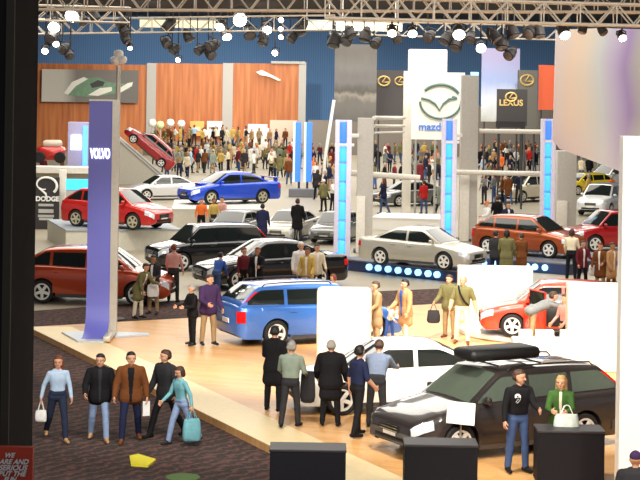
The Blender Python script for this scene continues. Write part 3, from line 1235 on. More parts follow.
# mast with lamps behind the blade
D_ = 51.5
a = P(115, 300, D_)
r_ = empty('lamp_mast', (a.x, D_, .012), 0, 'thin pale mast carrying a cluster of white lamps behind the blade banner', 'mast')
m = MB()
ztop_ = P(115, 66, D_).z
m.tube([(0, 0, 0), (0, 0, ztop_)], .07, 10)
m.build('pole', M_SILVER, r_, smooth=40)
m = MB()
m.lathe([(.3, 0), (.3, .04), (.1, .08)], 20)
m.build('base', M_DARKGREY, r_)
for dx, dz in ((-.09, .12), (.10, .14), (0, .30)):
    m = MB()
    m.lathe([(.05, 0), (.12, .04), (.15, .14), (.12, .22), (.04, .25)], 14, Matrix.Translation((dx, -.05, ztop_ + dz - .1)))
    m.build('lamp_head', M_WHITE, r_, smooth=50)

# ------------------------------------------------------------------ low white walls of the stand
def low_wall(label, x0, x1, ytop, ybase, t=.5, mt_=M_PANELC, bev=.12, h=None):
    p0, p1 = G(x0, ybase, ZS), G(x1, ybase, ZS)
    k = F / p0.y
    h_ = (ybase - ytop) / k if h is None else h
    m_ = MB()
    w = (x1 - x0) / k
    m_.box((0, t / 2, h_ / 2), (w, t, h_), bev=bev)
    o_ = m_.build('partition', mt_, loc=((p0.x + p1.x) / 2, p0.y, ZS), smooth=50)
    return tag(o_, label, 'partition', 'low white partitions of the stand')


low_wall('low white rounded partition hiding the front of the blue wagon', 316, 371, 288, 362)
low_wall('low white partition between the silver sedan and the open-door red car', 457, 532, 266, 321, t=.4, bev=.03)
low_wall('low cream partition covering the tail of the open-door red car', 567, 622, 284, 372, t=.5, bev=.04)
# black pedestals at the stage edge
for x0, x1, yt, lab in ((270, 346, 450, 'wide black pedestal at the corner where the pale stage border ends'), (405, 478, 445, 'black pedestal standing in front of the dark wagon\'s front wheel'),
                        (538, 605, 431, 'black pedestal beside the woman in green, below the dark wagon\'s rear wheel')):
    k = (yt - HY - S * ((x0 + x1) / 2 - 320)) / (CAMZ - 1.05)
    D_ = F / k
    m = MB()
    a, c = P(x0, yt, D_), P(x1, yt, D_)
    m.box((0, .0, .525), (c.x - a.x, .06, 1.05))
    m.box((0, .3, .525), (c.x - a.x, .58, 1.05), bev=.012)
    o = empty('pedestal', ((a.x + c.x) / 2, D_, .012), 0, lab, 'pedestal', 'black pedestals along the stage front')
    m = MB()
    m.box((0, .3, .50), (c.x - a.x, .6, 1.0), bev=.012)
    m.build('cabinet', mat('pedestal_black', rgb(22, 21, 26), .7, spec=.2), o)
    m = MB()
    m.box((0, .3, 1.02), (c.x - a.x + .02, .62, .04), bev=.008)
    m.build('top', mat('pedestal_top', rgb(44, 42, 46), .5), o)

# papers on the carpet
p = G(141, 463)
m = MB()
k = F / p.y
pts = [((x - 141) / k, (G(141, y).y - p.y)) for x, y in [(127, 458), (135, 456), (155, 461), (150, 468), (133, 467)]]
m.prism(pts, 0, .03)
o = m.build('paper_bag', mat('paper_yellow', rgb(226, 214, 40), .6), loc=(p.x, p.y, .012))
tag(o, 'crumpled bright yellow paper bag dropped on the dark carpet', 'paper')
p = G(183, 478)
m = MB()
m.lathe([(.30, 0), (.29, .012), (.05, .02)], 18)
o = m.build('carpet_disc', mat('green_disc', rgb(84, 112, 58), .9), loc=(p.x, p.y, .012))
tag(o, 'dull green round floor marker on the dark carpet', 'marker')
# ------------------------------------------------------------------ platforms
M_PLAT = mat('platform_top', rgb(92, 94, 104), .5)
M_NAVY = mat('platform_navy', rgb(34, 50, 92), .5)
M_LED = mat('led_blue', rgb(140, 205, 255), emit=1.9)
M_BLUEL = mat('tube_blue', rgb(66, 166, 250), emit=.95)
M_BLUED = mat('tube_deep_blue', rgb(60, 116, 236), emit=.9)


def platform(label, fl, fr, depth, z, zb, top_m, edge_m, leds=(), name='car_platform'):
    a, c = G(fl[0], fl[1], z), G(fr[0], fr[1], z)
    d = (c - a).normalized()
    nrm = Vector((-d.y, d.x, 0))
    if nrm.y < 0:
        nrm = -nrm
    r = empty(name, ((a + c) / 2) * 1.0, 0, label, 'platform')
    r.location.z = zb
    o_ = r.location
    A, C_2 = a - o_, c - o_
    m = MB()
    m.prism([(A.x, A.y), (C_2.x, C_2.y), (C_2.x + nrm.x * depth, C_2.y + nrm.y * depth), (A.x + nrm.x * depth, A.y + nrm.y * depth)], z - zb - .05, z - zb)
    m.build('top', top_m, r)
    m = MB()
    i = .04
    m.prism([(A.x + nrm.x * i, A.y + nrm.y * i), (C_2.x + nrm.x * i, C_2.y + nrm.y * i), (C_2.x + nrm.x * (depth - i), C_2.y + nrm.y * (depth - i)), (A.x + nrm.x * (depth - i), A.y + nrm.y * (depth - i))], 0, z - zb - .05)
    m.build('skirt', edge_m, r)
    for x in leds:
        q = (x - fl[0]) / (fr[0] - fl[0])
        # solve along the edge for the point seen at column x
        lo, hi = 0.0, 1.0
        for _ in range(40):
            mid = (lo + hi) / 2
            w = a + (c - a) * mid
            px = 320 + (w.x * F / w.y) * CR
            if px < x:
                lo = mid
            else:
                hi = mid
        w = a + (c - a) * lo - o_
        m = MB()
        Mx = Matrix.Translation((w.x - nrm.x * -.02, w.y + nrm.y * .02, z - zb - .20)) @ Matrix.Rotation(math.atan2(d.y, d.x), 4, 'Z')
        m.lathe([(.085, -.03), (.11, -.015), (.11, .02)], 14, Mx, axis='y')
        m.build('led_lamp', M_LED, r)
    return r


# one stepped platform under the silver sedan and the copper car
def stepped_platform():
    z, zb = .42, .012
    a1, a2, b1, b2 = G(337, 258, z), G(480, 273.5, z), G(482, 257.5, z), G(570, 264, z)
    n1 = Vector((-(a2 - a1).y, (a2 - a1).x, 0)).normalized()
    n2 = Vector((-(b2 - b1).y, (b2 - b1).x, 0)).normalized()
    o_ = Vector(((a1.x + b2.x) / 2, (a1.y + b2.y) / 2, zb))
    r = empty('car_platform', o_, 0, 'low dark platform with blue lamps along its edge, carrying silver sedan and copper car', 'platform')
    poly = [a1, a2, b1, b2, b2 + n2 * 5.0, b1 + n2 * 5.2 - Vector((1.2, 0, 0)), a1 + n1 * 5.2]
    poly = [(p.x - o_.x, p.y - o_.y) for p in poly]
    m = MB()
    m.prism(poly, z - zb - .05, z - zb)
    m.build('top', M_PLAT, r)
    cx_, cy_ = sum(p[0] for p in poly) / 7, sum(p[1] for p in poly) / 7
    m = MB()
    m.prism([(cx_ + (x - cx_) * .99, cy_ + (y - cy_) * .99) for x, y in poly], 0, z - zb - .05)
    m.build('skirt', M_NAVY, r)
    for a, c, xs in ((a1, a2, (372, 381, 391, 401, 411, 421, 431, 440)), (b1, b2, (487, 498, 508, 530, 538, 548))):
        d = (c - a).normalized()
        for x in xs:
            lo, hi = 0.0, 1.0
            for _ in range(40):
                mid = (lo + hi) / 2
                w = a + (c - a) * mid
                if 320 + (w.x * F / w.y) * CR < x:
                    lo = mid
                else:
                    hi = mid
            w = a + (c - a) * lo - o_
            m = MB()
            m.lathe([(.085, -.10), (.115, -.06), (.115, .10)], 14, Matrix.Translation((w.x, w.y, z - zb - .20)) @ Matrix.Rotation(math.atan2(d.y, d.x), 4, 'Z'), axis='y')
            m.build('led_lamp', M_LED, r)


stepped_platform()
platform('raised display platform with grey-blue edge under the red hatchback', (66, 230), (182, 229), 5.5, .85, 0, mat('plat_grey', rgb(150, 158, 166), .5), mat('plat_wall', rgb(196, 192, 176), .6))
platform('raised pale display platform under the bright blue rally sedan', (172, 208.5), (266, 209.5), 6, 1.15, 0, mat('plat_pale', rgb(214, 212, 202), .5), MATS['plat_wall'])
platform('bright white low platform between the two blue light columns', (372, 217), (442, 219), 3.0, .6, 0, M_WHITE, M_WHITE, name='display_plinth')
m = MB()
m.lathe([(2.0, 0), (2.05, .03), (2.05, .14), (2.0, .17)], 48)
p = G(543, 343, ZS)
o = m.build('turntable', M_WHITE, loc=(p.x, p.y + 1.75, ZS), smooth=40)
tag(o, 'round white turntable under the open-door red car', 'turntable')

# inclined ramp with a red car on it
D_ = 118.0
r_ = empty('display_ramp', P(140, 195, D_), 0, 'steep beige wedge ramp carrying the tilted red car', 'ramp')
r_.location.z = 0
pts = [P(x, y, D_) - r_.location for x, y in [(112, 134), (166, 181), (170, 215), (112, 215)]]
pts[2].z = pts[3].z = 0
m = MB()
m.slab([(p.x, p.z) for p in pts], 2.4)
m.build('wedge', mat('ramp_beige', rgb(186, 180, 166), .6), r_)
m = MB()
e0, e1 = pts[0], pts[1]
m.tube([(e0.x, -.03, e0.z), (e1.x, -.03, e1.z)], .06)
m.build('edge_trim', M_GREY, r_)

# ------------------------------------------------------------------ light columns and gantry
def light_column(label, xc, ytop, D, w=.27, segs=6):
    a = P(xc, ytop, D)
    # follow the column straight down
    r = empty('light_column', (a.x, D, .012), 0, label, 'column', 'blue light columns')
    h = a.z - .012
    m = MB()
    m.box((-.22, .08, h / 2), (.17, .34, h), bev=.02)
    m.box((.23, .10, h / 2), (.19, .34, h), bev=.02)
    m.box((0, .22, h / 2), (.5, .1, h))
    m.build('housing', mat('column_lilac', rgb(222, 216, 236), .45), r, smooth=40)
    m = MB()
    m.box((0, .05, .06), (.95, .8, .12), bev=.02)
    m.build('base', M_DARKGREY, r, smooth=40)
    y = .18
    tops = [h - .9] + [0] * 0
    seg_h = (h - .9 - .15) / segs
    m = MB()
    m.box((0, .08, h - .47), (w * .95, .12, .80), bev=.04)
    m.build('light_tube', M_BLUED, r, smooth=50)
    for i in range(segs):
        m = MB()
        m.box((0, .08, .15 + seg_h * (i + .5)), (w, .14, seg_h - .07), bev=.05)
        m.build('light_tube', M_BLUEL, r, smooth=50)
    m = MB()
    m.box((.05, -.02, h - .95), (.75, .08, .12), bev=.02)
    m.build('clamp', M_WHITE, r, smooth=40)
    return r


light_column('blue-lit column standing at the silver sedan\'s tail', 343.5, 120, 68.5)
light_column('blue-lit column rising behind the silver sedan\'s roof', 449.5, 119, 74)
light_column('blue-lit column rising behind the copper car', 548.5, 119, 76.5)

M_POST = mat('post_grey', rgb(188, 182, 174), .6)
M_POSTW = mat('post_pale', rgb(226, 220, 208), .6)


def post(label, x0, x1, ytop, D, extra=True, mt_=None, arm=True):
    a, c = P(x0, ytop, D), P(x1, ytop, D)
    r = empty('gantry_post', ((a.x + c.x) / 2, D, .012), 0, label, 'post', 'square gantry posts')
    w, h = c.x - a.x, a.z - .012
    m = MB()
    m.box((0, w / 2, h / 2), (w, w, h), bev=.02)
    m.build('shaft', mt_ or M_POST, r, smooth=40)
    if extra:
        m = MB()
        m.box((-w * .25, -.06, h * .21), (w * .55, .14, h * .42), bev=.02)
        m.build('cladding', M_POSTW, r, smooth=40)
    if arm:
        z = P(x0, 136, D).z
        m = MB()
        m.box((-w / 2 - .20, -.05, z), (.5, .16, .16), bev=.03)
        m.build('bracket', M_WHITE, r, smooth=40)
    m = MB()
    m.box((0, w / 2, .05), (w + .2, w + .2, .1), bev=.01)
    m.build('base', M_DARKGREY, r)
    return r


post('square grey post standing beside the blue-lit column at the silver sedan\'s tail', 358, 374, 118, 73)
post('tall square grey post supporting the edge of the winged-emblem sign', 462, 479, 75, 79)
post('square pale post beside the blue-lit column behind the copper car', 558, 577, 151, 82)
post('slim grey post holding the other edge of the winged-emblem sign', 404, 412.5, 71, 90.5, extra=False, mt_=M_POSTW, arm=False)
# rails between posts
def rail(label, x0, y0, x1, y1, D0, D1, r=.10):
    a, c = P(x0, y0, D0), P(x1, y1, D1)
    m = MB()
    q = (c - a)
    m.tube([Vector((0, 0, 0)), q * .5, q], r, 8)
    o = m.build('gantry_rail', M_POSTW, loc=a, smooth=50)
    return tag(o, label, 'rail', 'horizontal gantry rails')


rail('topmost thick rail reaching from the first gantry post to the sign post', 374, 118, 404, 118, 73.4, 90, .09)
rail('second rail below the topmost between first gantry post and sign post', 374, 126, 404, 126, 73.4, 90, .07)
rail('third thin rail between the first gantry post and the sign post', 374, 133, 404, 132, 73.4, 90, .05)
rail('low rail running past the first gantry post below the sign', 350, 173, 420, 178, 74.6, 74.6, .12)
rail('long rail from the tall sign post to the third blue-lit column', 479, 131, 545, 132, 79.4, 79.4, .10)
rail('lower rail from the tall sign post toward the third blue-lit column', 452, 172, 543, 174, 78.2, 78.2, .11)

# winged emblem sign
D_ = 87.0
o_ = P(436, 140, D_)
r_ = empty('brand_sign', o_, 0, 'large cream sign with a dark winged oval emblem and small blue lettering', 'sign')
facing_slab('board', mat('sign_cream', rgb(238, 236, 222), .6, var=.01), 412, 72, 464, 140, D_, .5, r_)
k = D_ / F


def SP(x, y, d=.05):
    p = P(x, y, D_) - o_
    return Vector((p.x, -d, p.z))


M_EMB = mat('emblem_green', rgb(84, 112, 104), .4, metal=.2)
m = MB()
cx, cy, ax, ay = 440.5, 101.5, 20.5, 17
arc = lambda t0, t1, n=24: [SP(cx + ax * math.cos(math.radians(t)), cy - ay * math.sin(math.radians(t)), .10) for t in frange(t0, t1, n)]
m.tube(arc(140, 28), .07, 8)
m.tube(arc(-178 + 358, 360 + 6, 40)[:1] + arc(182, 362, 40), .055, 8)
m.tube([SP(421, 98, .1), SP(429, 100, .1), SP(435, 104, .1), SP(439.5, 110, .1), SP(443, 104, .1), SP(449, 99, .1), SP(457, 98, .1)], .055, 8)
m.tube([SP(457, 98, .1), SP(452, 96.5, .1)], .05, 8)
m.build('emblem', M_EMB, r_, smooth=50)
p = SP(432, 127)
text('mazda', .52, mat('lettering_blue', rgb(80, 130, 220), .5), r_, (p.x, -.03, p.z), ext=.03, bold=.01)
facing_slab('light_strip', mat('strip_pale_blue', rgb(140, 205, 255), emit=.9), 471, 72, 478, 118, D_ - .6, .25, r_)
r_ = empty('light_box', P(427, 75, 92), 0, 'plain white glowing box rising above the winged-emblem sign', 'light box')
facing_slab('box', mat('lightbox_white', rgb(255, 240, 240), emit=.55), 409, 49, 447, 82, 92, .8, r_, bev=.06)
p = P(428, 82, 92) - r_.location
m = MB()
for dx in (-.5, .5):
    m.tube([(dx, .4, p.z), (dx, .4, -r_.location.z)], .06)
m.build('pole', M_GREY, r_)


# other hanging signs
def vgrad(name, stops):
    def f(nt, b):
        tc = nt.nodes.new('ShaderNodeTexCoord')
        sp = nt.nodes.new('ShaderNodeSeparateXYZ')
        n = nt.nodes.new('ShaderNodeTexNoise')
        n.inputs['Scale'].default_value = 5
        n.inputs['Detail'].default_value = 4
        ad = nt.nodes.new('ShaderNodeMath')
        ad.operation = 'MULTIPLY_ADD'
        ad.inputs[1].default_value = .25
        r = add_ramp(nt, stops)
        L = nt.links.new
        L(tc.outputs['Generated'], sp.inputs['Vector'])
        L(tc.outputs['Generated'], n.inputs['Vector'])
        L(n.outputs['Fac'], ad.inputs[0])
        L(sp.outputs['Z'], ad.inputs[2])
        L(ad.outputs[0], r.inputs['Fac'])
        L(r.outputs['Color'], b.inputs['Base Color'])
        b.inputs['Roughness'].default_value = .6
    return ramp_mat(name, f)


def banner(label, x0, y0, x1, y1, D, mt_, t=.12, frame=M_DARKGREY):
    r = empty('printed_banner', P((x0 + x1) / 2, y1, D), 0, label, 'banner')
    facing_slab('print', mt_, x0, y0, x1, y1, D, t, r)
    a = P(x0, y1, D) - r.location
    c = P(x1, y1, D) - r.location
    m = MB()
    for x in (a.x + .15, c.x - .15):
        m.tube([(x, t / 2 + .04, P(x0, y0, D).z - r.location.z), (x, t / 2 + .04, -r.location.z)], .06)
    m.build('stand_pole', frame, r)
    return r


banner('tall grey photo banner with blurred pale shapes behind the first gantry post', 335, 44, 376, 122, 125, vgrad('photo_grey', [(0.1, rgb(96, 94, 92)), (.38, rgb(120, 116, 112)), (.46, rgb(168, 162, 152)), (.52, rgb(110, 106, 102)), (.66, rgb(140, 138, 138)), (1, rgb(112, 108, 104))]))
r_ = banner('dark banner with a small gold emblem beside the grey photo banner', 376.5, 70, 406, 118, 130, mat('banner_dark', rgb(70, 66, 68), .6))


def gold_emblem(r, x, y, D, rad, sq=.8):
    p = P(x, y, D) - r.location
    m = MB()
    m.tube([Vector((p.x + rad * math.cos(t), p.y - .08, p.z + rad * sq * math.sin(t))) for t in [2 * math.pi * i / 20 for i in range(20)]], rad * .16, 6, closed=True)
    m.tube([Vector((p.x + rad * .35, p.y - .08, p.z + rad * .75)), Vector((p.x - rad * .3, p.y - .08, p.z - rad * .2)), Vector((p.x + rad * .8, p.y - .08, p.z - rad * .2))], rad * .15, 6)
    return m.build('emblem', mat('gold', rgb(206, 176, 112), .35, metal=.4), r)


gold_emblem(r_, 384, 81, 130, .42)
gold_emblem(r_, 400, 81, 130, .36)
r_ = banner('tall pale blue to white printed banner with grey city shapes', 482, 48, 519, 122, 122, vgrad('city_print', [(0.0, rgb(150, 150, 140)), (.22, rgb(196, 200, 200)), (.4, rgb(216, 222, 236)), (.7, rgb(160, 178, 226)), (1.1, rgb(176, 172, 214))]))
r_ = banner('dark grey pillar banner with round gold emblem beside the orange banner', 519, 70, 537, 132, 118, mat('pillar_grey', rgb(92, 90, 84), .6), t=.8)
gold_emblem(r_, 527, 80, 118, .42)
r_ = banner('black square sign with gold oval emblem and gold lettering', 497, 89, 527, 126, 112, mat('sign_black', rgb(38, 34, 36), .5))
gold_emblem(r_, 511, 97, 112, .34)
p = P(511, 103, 112) - r_.location
text('LEXUS', .52, MATS['gold'], r_, (p.x, -.03, p.z), ext=.02, bold=.015)
banner('plain orange-red upright banner beside the huge pastel banner', 539, 65, 556, 110, 128, mat('banner_orange', rgb(238, 104, 62), .6))
banner('long dark horizontal bar sign behind the rail near the third blue-lit column', 496, 121, 525, 128, 100, mat('bar_dark', rgb(44, 42, 46), .5))

# twin tower of blue tubes
D_ = 108.0
a = P(304, 122, D_)
r_ = empty('light_tower', (a.x, D_, 0), 0, 'twin blue and white light tower on a dark base beside the bright blue sedan', 'tower')
z1, z0 = a.z, P(304, 182, D_).z
for dx, mt_ in ((-.33, M_BLUED), (.33, M_BLUED)):
    m = MB()
    m.box((dx, 0, (z0 + z1) / 2), (.34, .16, z1 - z0), bev=.05)
    m.build('light_tube', mt_, r_, smooth=50)
    m = MB()
    m.box((dx - .24, -.02, (z0 + z1) / 2), (.12, .2, z1 - z0), bev=.03)
    m.build('side_strip', mat('strip_pale', rgb(190, 215, 255), emit=.8), r_, smooth=50)
m = MB()
m.tube([(-.25, .1, 0), (-.25, .1, z1)], .07)
m.tube([(.25, .1, 0), (.25, .1, z1)], .07)
m.build('pole', M_DARKGREY, r_)
m = MB()
m.box((0, 0, .25), (1.7, 1.2, .5), bev=.04)
m.build('base', mat('tower_base', rgb(110, 112, 120), .5), r_)
# slanting white mast beside it
a, c = P(334, 100, 112), P(325, 158, 112)
m = MB()
m.tube([a - c, Vector((0, 0, 0)), Vector((-.1, 0, -c.z))], .10)
tag(m.build('flag_mast', M_WHITE, loc=c), 'slender slanting white mast beside the grey photo banner', 'mast')

# ------------------------------------------------------------------ far side stand near the dark column
D_ = 84.0
r_ = empty('reception_counter', P(60, 168, D_), 0, 'long white counter shelf behind the violet-blue blade banner', 'counter')
r_.location.z = 0
zc = P(60, 168, D_).z
a, c = P(20, 168, D_), P(92, 168, D_)
m = MB()
m.box((0, .5, zc - .10), (c.x - a.x, 1.2, .3), bev=.02)
m.build('top', M_POSTW, r_)
m = MB()
m.box((0, .7, (zc - .25) / 2), (c.x - a.x - .2, .5, zc - .25))
m.build('front', mat('counter_front', rgb(176, 168, 148), .6), r_)
r_ = empty('black_sign', P(48, 228, 82), 0, 'tall black sign with white swirl emblem and lettering beside the dark column', 'sign')
r_.location.z = 0
facing_slab('board', mat('sign_black2', rgb(44, 40, 42), .5), 30, 177, 58.5, 232, 82, .15, r_)
a = P(45, 186, 82) - r_.location
m = MB()
m.tube([Vector((a.x + .55 * math.cos(t) * (1 - t / 9), -.06, a.z + .05 + .42 * math.sin(t) * (1 - t / 9))) for t in frange(-.8, 4.9, 22)], .07, 6, r2=.03)
m.tube([(a.x - .25, -.06, a.z - .1), (a.x + .05, -.06, a.z - .35), (a.x + .1, -.06, a.z - .6)], .05, 6)
m.build('emblem', M_WHITE, r_)
p = P(47.5, 199, 82) - r_.location
text('DODGE', .30, M_WHITE, r_, (p.x, -.03, p.z), ext=.02, bold=.012)
m = MB()
for y, w in ((205, 15), (211, 15), (216, 16), (219, 14)):
    p = P(46, y, 82) - r_.location
    m.box((p.x, -.01, p.z), (w * 82 / F, .02, .11 if y != 211 else .17))
m.build('lettering_line', M_GREY, r_)
facing_slab('stand_foot', M_DARKGREY, 32, 231, 57, 236, 82.05, .1, r_, to_floor=True)
post('pale square post between the black sign and the cyan screen', 59, 66, 170, 83, extra=False, mt_=M_POSTW, arm=False)
r_ = empty('screen_kiosk', P(77, 250, 80), 0, 'dark kiosk with a cyan screen on top and a cyan edge strip', 'kiosk')
r_.location.z = 0
facing_slab('cabinet', M_DARKGREY, 71, 203, 88, 250, 80, .7, r_, to_floor=True, bev=.03)
facing_slab('screen', mat('screen_cyan', rgb(60, 180, 240), emit=.9), 66, 179, 88, 190, 79.9, .15, r_)
facing_slab('light_strip', mat('strip_cyan', rgb(70, 185, 240), emit=.8), 66.5, 209, 71, 250, 79.9, .2, r_)
facing_slab('screen_frame', M_GREY, 66, 190, 88, 197, 79.95, .2, r_)
facing_slab('lower_frame', mat('kiosk_red', rgb(190, 60, 44), .5), 74, 196, 88, 203, 79.9, .3, r_)
r_ = empty('video_kiosk', P(78, 168, 86), 0, 'upright kiosk glowing violet-blue with a bright white screen', 'kiosk')
r_.location.z = 0
facing_slab('cabinet', mat('kiosk_lilac', rgb(170, 164, 200), .5), 68, 122, 87, 168, 86, .5, r_, to_floor=True, bev=.03)
facing_slab('screen', mat('screen_white', rgb(225, 235, 255), emit=1.8), 71, 135, 81, 150, 85.9, .12, r_)
facing_slab('light_strip', mat('strip_blue2', rgb(90, 160, 255), emit=1.2), 83, 126, 87, 166, 85.9, .15, r_)
r_ = empty('red_display', P(50, 167, 88), 0, 'small red and white show vehicle front on the counter beside the dark column', 'display')
r_.location.z = zc + .05
m = MB()
m.box((0, .4, .45), (1.4, 1.0, .7), bev=.22)
m.build('shell', paint('paint_red2', rgb(196, 40, 34)), r_, smooth=50)
m = MB()
m.box((.05, .4, .92), (.9, .8, .36), bev=.14)
m.build('canopy', mat('canopy_pale', rgb(210, 190, 170), .4), r_, smooth=50)
m = MB()
for s in (-1, 1):
    m = MB()
    m.lathe([(.24, -.1), (.28, -.06), (.28, .06), (.2, .1)], 16, Matrix.Translation((s * .5, -.14, .27)), axis='y')
    m.build('wheel', M_TYRE, r_, smooth=40)

# ------------------------------------------------------------------ trusses and lamps
def truss(label, a, c, s=.5, step=.5, group=None):
    a, c = Vector(a), Vector(c)
    d = c - a
    L_ = d.length
    r = empty('lighting_truss', a, 0, label, 'truss', group)
    d.normalize()
    hz = Vector((-d.y, d.x, 0)).normalized()
    up = Vector((0, 0, 1))
    offs = [hz * (-s / 2) + up * 0, hz * (s / 2) + up * 0, hz * (-s / 2) + up * s, hz * (s / 2) + up * s]
    for o_ in offs:
        m = MB()
        m.tube([o_, o_ + d * L_], .03, 8)
        m.build('chord', M_ALU, r, smooth=50)
    m = MB()
    n = int(L_ / step)
    for i in range(n):
        p0, p1 = d * (L_ * i / n), d * (L_ * (i + 1) / n)
        f = i % 2
        for x, y in ((0, 2), (1, 3), (0, 1), (2, 3)):
            A, B = (x, y) if f else (y, x)
            m.tube([p0 + offs[A], p1 + offs[B]], .018, 5)
        if i % 2 == 0:
            for x, y in ((0, 2), (1, 3)):
                m.tube([p0 + offs[x], p0 + offs[y]], .016, 5)
    m.build('lattice', M_ALU, r)
    # hanging cables up to the ceiling
    m = MB()
    for q in (.05, .35, .65, .95):
        p = d * (L_ * q)
        m.tube([p + up * s, p + up * (13.6 - a.z)], .012, 5)
    m.build('hanging_cable', M_BLACK, r)
    return r


def line(x0, y0, x1, y1, D0, D1=None):
    return P(x0, y0, D0), P(x1, y1, D1 or D0)


truss('near silver truss crossing the whole view above the stand', *line(-60, 9, 760, 13, 42), s=.55, step=.42)
truss('second silver truss running low over the pastel banner', *line(325, 18, 760, 29, 36, 36), s=.42, step=.36)
truss('far truss with a cluster of lamps above the veneer display wall', *line(30, 34, 335, 30, 74), s=.6, step=.6)
truss('distant truss above the winged-emblem sign', *line(330, 34, 560, 40, 92), s=.7, step=.7)
truss('slim truss crossing the ceiling over the dark column', *line(20, 20, 130, 23, 60), s=.5, step=.5)

M_LENS = mat('lens_lit', rgb(255, 250, 240), emit=14)
M_LENSW = mat('lens_warm', rgb(255, 236, 200), emit=9)
M_LENSO = mat('lens_off', rgb(90, 86, 84), .2)
M_CAN = mat('lamp_can', rgb(52, 48, 46), .55)
M_CANP = mat('lamp_can_pale', rgb(214, 206, 190), .5)


def stage_lamp(label, px, py, D, size, lit, hang, yaw=0, down=40, pale=False, group='lamps hanging from the trusses'):
    """lamp whose lens centre is seen at px, py; hang = length of its hanger up to the truss"""
    p = P(px, py, D)
    r = empty('stage_lamp', p, 0, label, 'lamp', group)
    R = Matrix.Rotation(math.radians(yaw), 4, 'Z') @ Matrix.Rotation(math.radians(down), 4, 'X')
    s = size
    m = MB()
    m.lathe([(s * .52, .0), (s * .5, s * .5), (s * .36, s * 1.0), (s * .2, s * 1.25)], 16, R, axis='y')
    m.build('can', M_CANP if pale else M_CAN, r, smooth=40)
    m = MB()
    m.lathe([(s * .46, -.02), (s * .40, -.06 * s - .02), (s * .1, -.1 * s - .02)], 16, R, axis='y')
    m.build('lens', lit, r, smooth=50)
    m = MB()
    top = Vector((0, s * .5, max(hang, s)))
    for q in (-1, 1):
        e = R @ Vector((q * s * .56, s * .55, 0))
        m.tube([e, Vector((e.x, e.y, s * .75)), Vector((0, e.y, s * .95))], .02 * max(1, s / .3), 6)
    e = R @ Vector((0, s * .55, 0))
    m.tube([Vector((0, e.y, s * .93)), Vector((0, e.y, max(hang, s)))], .025, 6)
    m.build('yoke', M_CAN, r)
    return r


lit_list = [(45, 51, 60, .24), (56, 44, 60, .22), (54, 27, 60, .42), (72, 16, 60, .5), (130, 48, 60, .16), (178, 60, 74, .22), (220, 27, 74, .42), (240, 20, 74, .6), (227, 37, 74, .4),
            (267, 30, 74, .42), (275, 53, 74, .26), (281, 20, 74, .22), (281, 29, 74, .22), (281, 37, 74, .22), (392, 33, 42, .22), (412.5, 33.5, 42, .22), (459, 34.5, 42, .30), (481, 48, 48, .28),
            (565, 35, 42, .28), (622.5, 38, 42, .20)]
names = ['lit lamp hanging lowest beside the dark column', 'lit lamp just above the lowest one beside the dark column', 'large lit lamp near the dark column under the near truss',
         'bright broad lamp high on the slim truss near the dark column', 'small lit lamp at the end of a long dark drop above the blade banner', 'small lit lamp hanging just above the first pale upright of the veneer wall',
         'lit lamp beside the biggest floodlight above the middle veneer panel', 'biggest white floodlight above the middle veneer panel', 'lit lamp hanging below the biggest floodlight above the veneer wall',
         'lit round lamp above the last veneer panel', 'lit lamp hanging low on a drop over the last veneer panel', 'top lamp of the three small lit lamps in a column', 'middle lamp of the three small lit lamps in a column',
         'bottom lamp of the three small lit lamps in a column', 'lit lamp above the dark banner with gold emblem', 'lit lamp directly above the white glowing box', 'large lit lamp above the edge of the winged-emblem sign',
         'lit lamp hanging low above the pale blue city banner', 'large lit lamp above the edge of the huge pastel banner', 'small lit lamp above the middle of the huge pastel banner']
for (x, y, D, s), lab in zip(lit_list, names):
    stage_lamp(lab, x, y, D, s, M_LENS, max(.3, (y - 11) * D / F), yaw=RNG.uniform(-20, 20), down=RNG.uniform(15, 45))
dark_list = [(50, 40, 60, .5), (62, 50, 60, .4), (70, 57, 60, .35), (84, 22, 60, .4), (96, 20, 60, .4), (118, 24, 60, .4), (126, 34, 60, .4), (128, 42, 60, .35), (166, 30, 74, .6), (168, 45, 74, .5), (172, 52, 74, .45), (190, 40, 74, .5), (197, 52, 74, .45),
             (208, 48, 74, .6), (212, 56, 74, .5), (250, 36, 74, .6), (262, 44, 74, .5), (261, 38, 74, .4), (290, 40, 74, .5), (300, 28, 74, .5), (302, 34, 74, .5), (333, 46, 74, .6), (345, 42, 74, .6), (352, 36, 60, .4), (364, 40, 60, .45), (374, 45, 60, .4),
             (398, 40, 60, .4), (428, 38, 60, .45), (444, 42, 60, .45), (455, 48, 60, .5), (470, 40, 60, .4), (497, 40, 48, .4), (502, 48, 48, .4), (508, 56, 48, .35), (514, 36, 48, .4), (528, 34, 48, .4), (540, 36, 48, .35), (582, 32, 42, .25), (604, 33, 42, .25)]
for i, (x, y, D, s) in enumerate(dark_list):
    near = ('beside the dark column' if x < 80 else 'above the blade banner' if x < 140 else 'above the first veneer panel' if x < 205 else 'above the middle veneer panel' if x < 240 else
            'above the last veneer panel' if x < 310 else 'above the grey photo banner' if x < 380 else 'above the winged-emblem sign' if x < 478 else 'above the pale blue city banner' if x < 535 else 'above the huge pastel banner')
    k = [q for q in dark_list[:i]]
    stage_lamp('unlit dark stage lamp hanging ' + near, x, y, D, s * .85, M_LENSO, max(.3, (y - 11) * D / F), yaw=RNG.uniform(-60, 60), down=RNG.uniform(20, 70), group='unlit lamps hanging ' + near)

